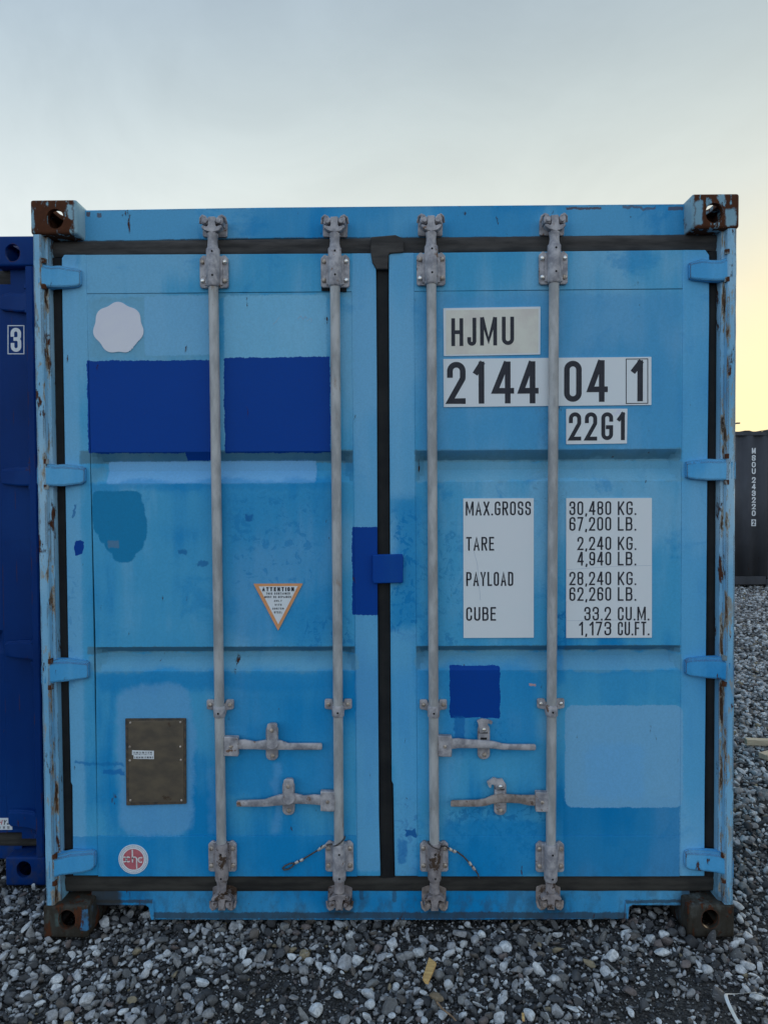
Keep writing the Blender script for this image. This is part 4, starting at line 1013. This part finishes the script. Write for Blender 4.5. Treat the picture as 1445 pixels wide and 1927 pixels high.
bm = B(); ptext(bm, 'YJ', 6, 17.5, 1543, 1552, .18, YN-.0016, skew=.25); ptext(bm, '#', -4, 1.5, 1555, 1559.5, .16, YN-.0016); ptext(bm, '%', 6, 10.5, 1555, 1559.5, .16, YN-.0016); ptext(bm, '&', 14, 18.5, 1555, 1559.5, .16, YN-.0016); nobj('lettering', bm, 'ink', st)

# ================================================================== CHARCOAL CONTAINER (right, far)
YF = 9.4
grey = empty('shipping_container', (0, 0, 0))
tag(grey, 'charcoal grey container seen side-on in the distance with a vertical white serial number', 'shipping container', 'shipping containers in the yard')
body(grey, 'grey', 'grey', 'grey', front=True)
tx = P(1417.5, 900, YF).x
# long side faces the camera; its right end a little beyond the vertical number
grey.rotation_euler = (0, 0, PI/2)
# local (x,y)->world (-y, x): local +y runs to world -x; local -x side faces the camera (world -y)
GX, GY = tx+.40, YF+CW
grey.location = (GX, GY, 0)
inv = Matrix.Translation(grey.location) @ Matrix.Rotation(PI/2, 4, 'Z'); inv = inv.inverted()
ch = [('M', 843), ('S', 856.5), ('O', 869), ('U', 881.5), ('2', 898), ('4', 910.5), ('3', 923), ('2', 935.5), ('2', 948), ('0', 960.5)]
yf = YF+.012-.0035
bm = B()
for c_, y in ch: ptext(bm, c_, 1413.8, 1421, y, y+10.5, .2, yf)
for v in bm.verts: v.co = inv @ v.co
lt = obj('lettering', bm, 'white3', grey, smooth=0)
bm = B(); pprism(bm, [(1413, 977.5), (1421.5, 977.5), (1421.5, 990), (1413, 990)], yf, yf+.002)
for v in bm.verts: v.co = inv @ v.co
sb = obj('digit_box', bm, 'white3', grey, smooth=0)
bm = B(); ptext(bm, '2', 1415, 1420, 979, 988.5, .2, yf-.002)
for v in bm.verts: v.co = inv @ v.co
obj('lettering', bm, 'ink', sb, smooth=0)

# ================================================================== CABLES
def cable(pts, loop=None, ferr=(), name='security_cable', label='', tail=None):
    root = empty(name, (0, 0, 0)); tag(root, label, 'cable', 'steel seal cables on the lock rods')
    bm = B(); tube(bm, pts, .0028, 8)
    obj('wire', bm, 'cable', root)
    if loop:
        bm = B(); tube(bm, loop, .0028, 8); obj('wire_loop', bm, 'cable', root)
    for a, b in ferr:
        bm = B(); tube(bm, [a, Vector(a).lerp(Vector(b), .5), b], [.0048, .0056, .0048], 10); obj('ferrule', bm, 'ferrule', root)
    return root
def loop_round(X, py, tiltz, r=.0205, n=14, a0=-200, a1=20):
    z = P(700, py, YR).z; out = []
    for k in range(n+1):
        a = math.radians(a0+(a1-a0)*k/n); out.append(Vector((X(z)+r*math.cos(a), YR+r*math.sin(a), z+tiltz*math.cos(a))))
    return out
yc = .028
L1 = loop_round(X2, 1583, .014, .021)
path = [P(x, y, Y_) for x, y, Y_ in ((606, 1592, .012), (598, 1600, .020), (585, 1608, .030), (570, 1617, .036), (556, 1624, .036))]
cable(L1[::-1]+path, [P(x, y, .038) for x, y in ((556, 1624), (546, 1625), (537, 1629), (532, 1634), (534, 1637), (542, 1636), (550, 1631), (556, 1624))],
      [(P(613, 1591, .008), P(606, 1595, .014)), (P(605, 1595, .014), P(599, 1600, .020)), (P(571, 1617, .034), P(565, 1620, .034)), (P(562, 1621, .034), P(556, 1624, .035))], label='short steel cable looped on the rod left of the door gap, hanging to the left')
L2 = loop_round(X3, 1590, -.010, .022)
path = [P(x, y, Y_) for x, y, Y_ in ((838, 1592, .012), (846, 1598, .020), (860, 1603, .028), (872, 1612, .034), (884, 1625, .036), (894, 1637, .036), (899, 1645, .034), (901, 1652, .034))]
cable(L2+path, None, [(P(845, 1597, .018), P(850, 1600, .022)), (P(852, 1601, .023), P(857, 1603, .026)), (P(882, 1622, .034), P(886, 1628, .034)), (P(889, 1631, .034), P(893, 1637, .034))], label='frayed steel cable looped on the rod right of the door gap, hanging to the right')

# ================================================================== GROUND AND GRAVEL
M = Mat('gravel_ground', .95, spec=.15)
v = M.n('ShaderNodeTexVoronoi'); v.inputs['Scale'].default_value = 34; M.l(M.pos, v.inputs['Vector'])
v2 = M.n('ShaderNodeTexVoronoi', feature='DISTANCE_TO_EDGE'); v2.inputs['Scale'].default_value = 34; M.l(M.pos, v2.inputs['Vector'])
sepc = M.n('ShaderNodeSeparateColor'); M.l(v.outputs['Color'], sepc.inputs[0])
c = M.mix(M.rng(sepc.outputs[0], .1, .95, smooth=False), (.05, .05, .052, 1), (.30, .30, .31, 1))
c = M.mix(M.rng(v2.outputs['Distance'], .0, .10), (.02, .02, .021, 1), c)
M.col(c); M.bump(M.rng(v2.outputs['Distance'], 0, .3), .015)
MAT['ground'] = M.m
M = Mat('dark_grit', .95, spec=.15)
c = M.mix(M.rng(M.noise(120, 5, .7), .35, .7), (.028, .026, .025, 1), (.12, .11, .10, 1)); M.col(c); M.bump(M.noise(180, 4, .7), .004)
MAT['grit'] = M.m
bm = B(); s_ = 600
vs = [bm.verts.new(p) for p in ((-s_, -s_, -.03), (s_, -s_, -.03), (s_, s_, -.03), (-s_, s_, -.03))]; bm.faces.new(vs)
g = obj('ground', bm, 'ground', smooth=0); g['kind'] = 'structure'
def hgt(x, y):
    return .010*mnoise.noise((x*2.2, y*2.2, 0))+.006*mnoise.noise((x*6, y*6, 4))
bm = B(); NX, NY = 150, 80; gx = np.linspace(-3.5, 3.2, NX); gy = np.linspace(-2.5, 1.2, NY)
gv = [[bm.verts.new((x, y, -.012+hgt(x, y)+.004*mnoise.noise((x*25, y*25, 9)))) for y in gy] for x in gx]
for i in range(NX-1):
    for j in range(NY-1): bm.faces.new((gv[i][j], gv[i+1][j], gv[i+1][j+1], gv[i][j+1]))
g = obj('soil_bed', bm, 'grit', smooth=60); g['kind'] = 'structure'

M = Mat('gravel_stone', .8, spec=.25)
at = M.n('ShaderNodeAttribute', attribute_name='tint'); 
ramp = M.n('ShaderNodeValToRGB'); ramp.color_ramp.interpolation = 'CONSTANT'; cr = ramp.color_ramp
cols = [(0, (.055, .055, .058)), (.17, (.10, .098, .10)), (.29, (.17, .165, .16)), (.38, (.27, .262, .25)), (.47, (.35, .34, .335)), (.62, (.17, .145, .125)), (.67, (.22, .175, .16)), (.70, (.48, .475, .48)), (.79, (.66, .66, .66)), (.89, (.80, .80, .79)), (.985, (.34, .27, .17))]
cr.elements[0].color = cols[0][1]+(1,); cr.elements[0].position = 0; cr.elements[1].position = cols[1][0]; cr.elements[1].color = cols[1][1]+(1,)
for p_, c_ in cols[2:]: e = cr.elements.new(p_); e.color = c_+(1,)
M.l(at.outputs['Fac'], ramp.inputs[0])
c = M.mix(M.rng(M.noise(90, 5, .65), .3, .75, 0, .55), ramp.outputs[0], (.05, .048, .046, 1))
c = M.mix(M.rng(M.noise(60, 3, .5, (1, 1, 4), (3, 3, 3)), .62, .70, 0, .35), c, (.5, .5, .5, 1))
M.col(c); M.bump(M.noise(220, 4, .65), .0014)
MAT['stone'] = M.m

def ico(sub):
    bm = B(); bmesh.ops.create_icosphere(bm, subdivisions=sub, radius=1); bm.verts.ensure_lookup_table()
    V = np.array([v.co[:] for v in bm.verts]); Fc = np.array([[v.index for v in f.verts] for f in bm.faces]); bm.free(); return V, Fc
rng = np.random.default_rng(11)
def protos(sub, n):
    V, Fc = ico(sub); out = []
    for _ in range(n):
        K_ = rng.integers(7, 13); N_ = rng.normal(size=(K_, 3)); N_ /= np.linalg.norm(N_, axis=1)[:, None]; h_ = rng.uniform(.50, 1.0, K_)
        d_ = V@N_.T; r_ = np.where(d_ > .05, h_[None]/np.maximum(d_, .05), 9.)
        rr = -np.log(np.exp(-20*np.minimum(r_, 1.4)).sum(1)+np.exp(-20*1.12))/20
        Q = V*rr[:, None]; Q *= np.array([1.0, rng.uniform(.50, .92), rng.uniform(.42, .80)]); Q[:, 0] += .22*rng.normal()*Q[:, 1]; Q[:, 2] += .2*rng.normal()*Q[:, 0]
        out.append(Q/np.abs(Q).max())
    return out, Fc
def rotm(n, maxtilt):
    yaw = rng.uniform(0, 2*np.pi, n); tx_ = rng.normal(0, maxtilt, n); ty_ = rng.normal(0, maxtilt, n)
    c, s = np.cos(yaw), np.sin(yaw); Z_ = np.zeros(n); O = np.ones(n)
    Rz = np.stack([np.stack([c, -s, Z_], -1), np.stack([s, c, Z_], -1), np.stack([Z_, Z_, O], -1)], 1)
    c, s = np.cos(tx_), np.sin(tx_); Rx = np.stack([np.stack([O, Z_, Z_], -1), np.stack([Z_, c, -s], -1), np.stack([Z_, s, c], -1)], 1)
    c, s = np.cos(ty_), np.sin(ty_); Ry = np.stack([np.stack([c, Z_, s], -1), np.stack([Z_, O, Z_], -1), np.stack([-s, Z_, c], -1)], 1)
    return Rx@Ry@Rz
def stones(name, XY, size, sub, zoff, label, tint=None, tiltv=.35):
    pr, Fc = protos(sub, 24); n = len(XY); nv = len(pr[0]); nf = len(Fc)
    pr = np.array(pr); idx = rng.integers(0, len(pr), n)
    base = np.array([hgt(x, y) for x, y in XY])
    Vv = np.einsum('nij,nvj->nvi', rotm(n, tiltv), pr[idx])*size[:, None, None]
    Vv[:, :, 0] += XY[:, 0, None]; Vv[:, :, 1] += XY[:, 1, None]; Vv[:, :, 2] += (base+zoff)[:, None]
    FF = (Fc[None]+(np.arange(n)*nv)[:, None, None]).reshape(-1, 3)
    me = bpy.data.meshes.new(name); me.vertices.add(n*nv); me.vertices.foreach_set('co', Vv.reshape(-1).astype(np.float32))
    me.loops.add(n*nf*3); me.loops.foreach_set('vertex_index', FF.reshape(-1).astype(np.int32))
    me.polygons.add(n*nf); me.polygons.foreach_set('loop_start', (np.arange(n*nf)*3).astype(np.int32)); me.polygons.foreach_set('loop_total', np.full(n*nf, 3, np.int32))
    me.update(calc_edges=True)
    a = me.attributes.new('tint', 'FLOAT', 'POINT'); t = rng.uniform(0, 1, n) if tint is None else tint
    a.data.foreach_set('value', np.repeat(t, nv).astype(np.float32))
    me.shade_smooth()
    if sub > 1: me.set_sharp_from_angle(angle=math.radians(38))
    me.materials.append(MAT['stone']); me.validate()
    o = bpy.data.objects.new(name, me); COL.objects.link(o); o['kind'] = 'stuff'; o['label'] = label; o['category'] = 'gravel'
    return o
def scatter(n, x0, x1, y0, y1): return np.stack([rng.uniform(x0, x1, n), rng.uniform(y0, y1, n)], 1)
def mud(XY):   # patches where bare grit shows
    return np.array([mnoise.noise((x*1.7+3, y*3.2, 1))+.4*mnoise.noise((x*6, y*6, 2))-.10*(1 if (x > 1.25 or x < -1.2) else 0) for x, y in XY])
def blocked(XY, s):   # keep stones out of the castings' feet
    m_ = np.zeros(len(XY), bool)
    for ox, oy in ((0, 0), (off.x, off.y)):
        for sx in (-1, 1):
            a, b = sorted((ox+sx*CW, ox+sx*(CW-.162))); m_ |= (XY[:, 0] > a-s*.6) & (XY[:, 0] < b+s*.6) & (XY[:, 1] > oy-s*.6) & (XY[:, 1] < oy+.19)
    return m_
A0 = (-2.3, 2.4, -.8, 1.0)
area = (A0[1]-A0[0])*(A0[3]-A0[2])
# large stones
XY = scatter(int(area*2000), *A0); sz = np.clip(rng.lognormal(math.log(.0134), .30, len(XY)), .008, .028)
view_ok = lambda XY: ~(((np.abs(XY[:, 0]) < 1.1) & (XY[:, 1] > .5)) | (XY[:, 1] < -.85)) 
k = view_ok(XY) & (~blocked(XY, .02)) & ((mud(XY) < .16) | (rng.random(len(XY)) < .22)); XY, sz = XY[k], sz[k]
# simple relaxation: drop stones that overlap a bigger one too much
cell = {}; keep = []
for i in np.argsort(-sz):
    x, y = XY[i]; cx, cy = int(x//.06), int(y//.06); ok = True
    for a in (-1, 0, 1):
        for b in (-1, 0, 1):
            for j in cell.get((cx+a, cy+b), ()):
                if (XY[j, 0]-x)**2+(XY[j, 1]-y)**2 < (.62*(sz[i]+sz[j]))**2: ok = False; break
            if not ok: break
        if not ok: break
    if ok: cell.setdefault((cx, cy), []).append(i); keep.append(i)
XY, sz = XY[keep], sz[keep]
bigk = sz > .0175
stones('gravel', XY[bigk], sz[bigk], 3, sz[bigk]*.34-.005+rng.uniform(0, .005, bigk.sum()), 'largest grey and white pebbles lying in front of the blue doors', tint=.04+.96*rng.uniform(0, 1, bigk.sum())**.85)
XY, sz = XY[~bigk], sz[~bigk]
stones('gravel', XY, sz, 2, sz*.34-.005+rng.uniform(0, .004, len(sz)), 'coarse grey and white pebbles lying in front of the blue doors')
# medium
XY = scatter(int(area*3700), *A0); sz = np.clip(rng.lognormal(math.log(.0078), .25, len(XY)), .005, .012)
k = view_ok(XY) & (~blocked(XY, .01)) & ((mud(XY) < .22) | (rng.random(len(XY)) < .4)); XY, sz = XY[k], sz[k]
bk = sz > .0085
stones('gravel', XY[bk], sz[bk], 2, sz[bk]*.25-.008, 'medium gravel filling the gaps between the coarse pebbles', tint=rng.uniform(0, 1, bk.sum())**1.1)
stones('gravel', XY[~bk], sz[~bk], 1, sz[~bk]*.25-.008, 'small chips filling the gaps between the pebbles', tint=rng.uniform(0, 1, (~bk).sum())**1.1)
# grit
XY = scatter(int(area*5600), *A0); XY = XY[view_ok(XY)]; sz = rng.uniform(.0025, .0055, len(XY)); stones('gravel', XY, sz, 1, sz*0-.010, 'fine dark grit between the stones', tint=rng.uniform(0, .92, len(XY))**1.6)
# looser cover round the edges of the bed
XY = np.concatenate([scatter(11000, -3.4, 3.4, -2.4, -.8), scatter(2600, -3.4, -2.3, -.8, .4), scatter(1600, 2.4, 3.2, -.8, 1.0)])
sz = np.clip(rng.lognormal(math.log(.0165), .28, len(XY)), .010, .028)
stones('gravel', XY, sz, 1, sz*.3-.008, 'gravel around the edges of the open yard', tint=rng.uniform(0.04, 1, len(XY)))
# strip running away to the right
def wedge(n, y0, y1):
    Y_ = y0+(y1-y0)*rng.random(n); X_ = 1.1+(.78*(Y_+2.5)-1.1)*rng.random(n); wgt = (.78*(Y_+2.5)-1.1)/(.78*(y1+2.5)-1.1); kk = rng.random(n) < wgt
    return np.stack([X_, Y_], 1)[kk]
XY = wedge(21000, .95, 4.2); XY = XY[~((XY[:, 0] < 2.7) & (XY[:, 1] < .98))]; sz = np.clip(rng.lognormal(math.log(.0155), .3, len(XY)), .009, .028)
nk = XY[:, 1] < 2.3
for kk_, sb_, lb_ in ((nk, 2, 'grey gravel running back along the right side of the blue container'), (~nk, 1, 'grey gravel further back around the pale battens')):
    n_k = int(kk_.sum()); stones('gravel', XY[kk_], sz[kk_], sb_, sz[kk_]*.3-.014+rng.uniform(0, .004, n_k), lb_, tint=.30+.70*rng.uniform(0, 1, n_k))
XY = wedge(46000, 4.2, 11.5); sz = np.clip(rng.lognormal(math.log(.0195), .3, len(XY)), .011, .035); stones('gravel', XY, sz, 1, sz*.3-.020, 'distant gravel in front of the charcoal container', tint=.32+.68*rng.uniform(0, 1, len(XY)))

0 and print('TRIS', sum(len(o.data.polygons) for o in bpy.data.objects if o.type == 'MESH'))
# ================================================================== LOOSE BITS
def slab(name, px, z0, th, mat, label, cat, bevel=.001):
    pts = [G(x, y, z0) for x, y in px]; c = sum(pts, Vector())/len(pts); bm = B()
    a = [bm.verts.new(p-c) for p in pts]; b = [bm.verts.new(p-c-Vector((0, 0, th))) for p in pts]
    bm.faces.new(a); bm.faces.new(b[::-1])
    for i in range(len(a)): bm.faces.new((a[i], b[i], b[(i+1) % len(a)], a[(i+1) % len(a)]))
    o = obj(name, bm, mat, None, bevel); o.location = c; tag(o, label, cat); return o
slab('wood_offcut', [(807, 1801), (821, 1811), (806, 1847), (800, 1846), (795, 1839)], .030, .010, 'wood2', 'small splintered yellow wood offcut lying on the pebbles', 'wood scrap')
slab('wood_chip', [(981, 1905), (986, 1906), (987, 1920), (982, 1919)], .022, .005, 'wood2', 'tiny orange wood chip by the bottom edge of the picture', 'wood chip')
def timber(a, b, wdt, th, name, label):
    A_, B_ = Vector(a), Vector(b); d_ = (B_-A_).normalized(); n_ = Vector((-d_.y, d_.x, 0)); L_ = (B_-A_).length
    bm = B(); box(bm, 0, L_, -wdt/2, wdt/2, 0, th); o = obj(name, bm, 'wood', None, .002); o.location = A_; o.rotation_euler = (0, 0, math.atan2(d_.y, d_.x)); tag(o, label, 'timber'); return o
p = G(1405, 1406, 0); timber((p.x, p.y+.02, .012), (p.x+.9, p.y-.09, .012), .045, .034, 'timber_batten', 'pale sawn batten on the gravel at the right edge, the farther and longer showing one')
p = G(1437, 1436, 0); timber((p.x+.01, p.y+.03, .012), (p.x+.7, p.y+.36, .012), .06, .030, 'timber_batten', 'pale sawn timber end just cut by the right edge, nearer than the other batten')
# twig
pts = [G(x, y, z) for x, y, z in ((822, 1886, .028), (832, 1898, .026), (842, 1906, .024), (852, 1914, .022), (862, 1926, .02))]
bm = B(); tube(bm, pts, [.0035, .003, .0028, .0024, .0018], 7); tag(obj('twig', bm, 'twig'), 'thin dry twig on the pebbles below the wood offcut', 'twig')
# brown stone
c0 = G(821, 1876, .02); bm = B(); bmesh.ops.create_icosphere(bm, subdivisions=3, radius=1)
for v in bm.verts:
    n_ = 1+.28*mnoise.noise(v.co*1.6+Vector((3, 1, 2))); v.co = Vector((v.co.x*.021*n_, v.co.y*.013*n_, v.co.z*.011*n_))
o = obj('brown_stone', bm, simple('ochre_stone', (.16, .115, .07, 1), (.26, .20, .13, 1), .85, 60, .001), None); o.location = c0; o.rotation_euler = (0.1, .15, -.3); tag(o, 'flat ochre brown stone beside the twig', 'stone')
# white strap
ctr = [(1466, 1902), (1445, 1884), (1425, 1873), (1405, 1867), (1385, 1865), (1369, 1866), (1364, 1872), (1366, 1886), (1374, 1902), (1386, 1918), (1400, 1934), (1425, 1950), (1460, 1950)]
pts = [G(x, y, .045) for x, y in ctr]; bm = B(); prev = None
for i, p_ in enumerate(pts):
    lift = .010*math.sin(i*1.1); tw = .35*math.sin(i*.8)
    d_ = (pts[min(i+1, len(pts)-1)]-pts[max(i-1, 0)]).normalized(); n_ = Vector((-d_.y, d_.x, 0))
    wv = (Vector((0, 0, 1))*math.sin(.55+tw)+n_*math.cos(.55+tw))*.0055; t_ = d_.cross(wv).normalized()*.0005
    c_ = p_+Vector((0, 0, lift)); ring_ = [bm.verts.new(c_+wv+t_), bm.verts.new(c_-wv+t_), bm.verts.new(c_-wv-t_), bm.verts.new(c_+wv-t_)]
    if prev:
        for k_ in range(4): bm.faces.new((prev[k_], prev[(k_+1) % 4], ring_[(k_+1) % 4], ring_[k_]))
    else: bm.faces.new(ring_)
    prev = ring_
bm.faces.new(prev)
o = obj('plastic_strap', bm, 'strap', None, smooth=60); sm = o.modifiers.new('s', 'SUBSURF'); sm.levels = sm.render_levels = 2
tag(o, 'loop of white plastic packing strap on the gravel in the bottom right corner', 'strap')
# distant lamp: arm just peeps past the container
YL = 36.0
lp = P(1374, 797, YL); lamp = empty('street_lamp', (lp.x, YL, 0)); tag(lamp, 'distant street lamp whose short arm peeps past the right corner post', 'street lamp')
bm = B(); tube(bm, [(0, 0, 0), (0, 0, lp.z)], [.08, .05], 10); obj('pole', bm, 'lamp_metal', lamp)
hx = P(1391, 797, YL).x-lp.x
bm = B(); tube(bm, [(0, 0, lp.z-.06), (hx*.6, 0, lp.z)], .03, 8); obj('arm', bm, 'lamp_metal', lamp)
bm = B(); box(bm, hx*.6, hx, -.08, .08, lp.z-.02, lp.z+.05); obj('lamp_head', bm, 'lamp_metal', lamp, .02)
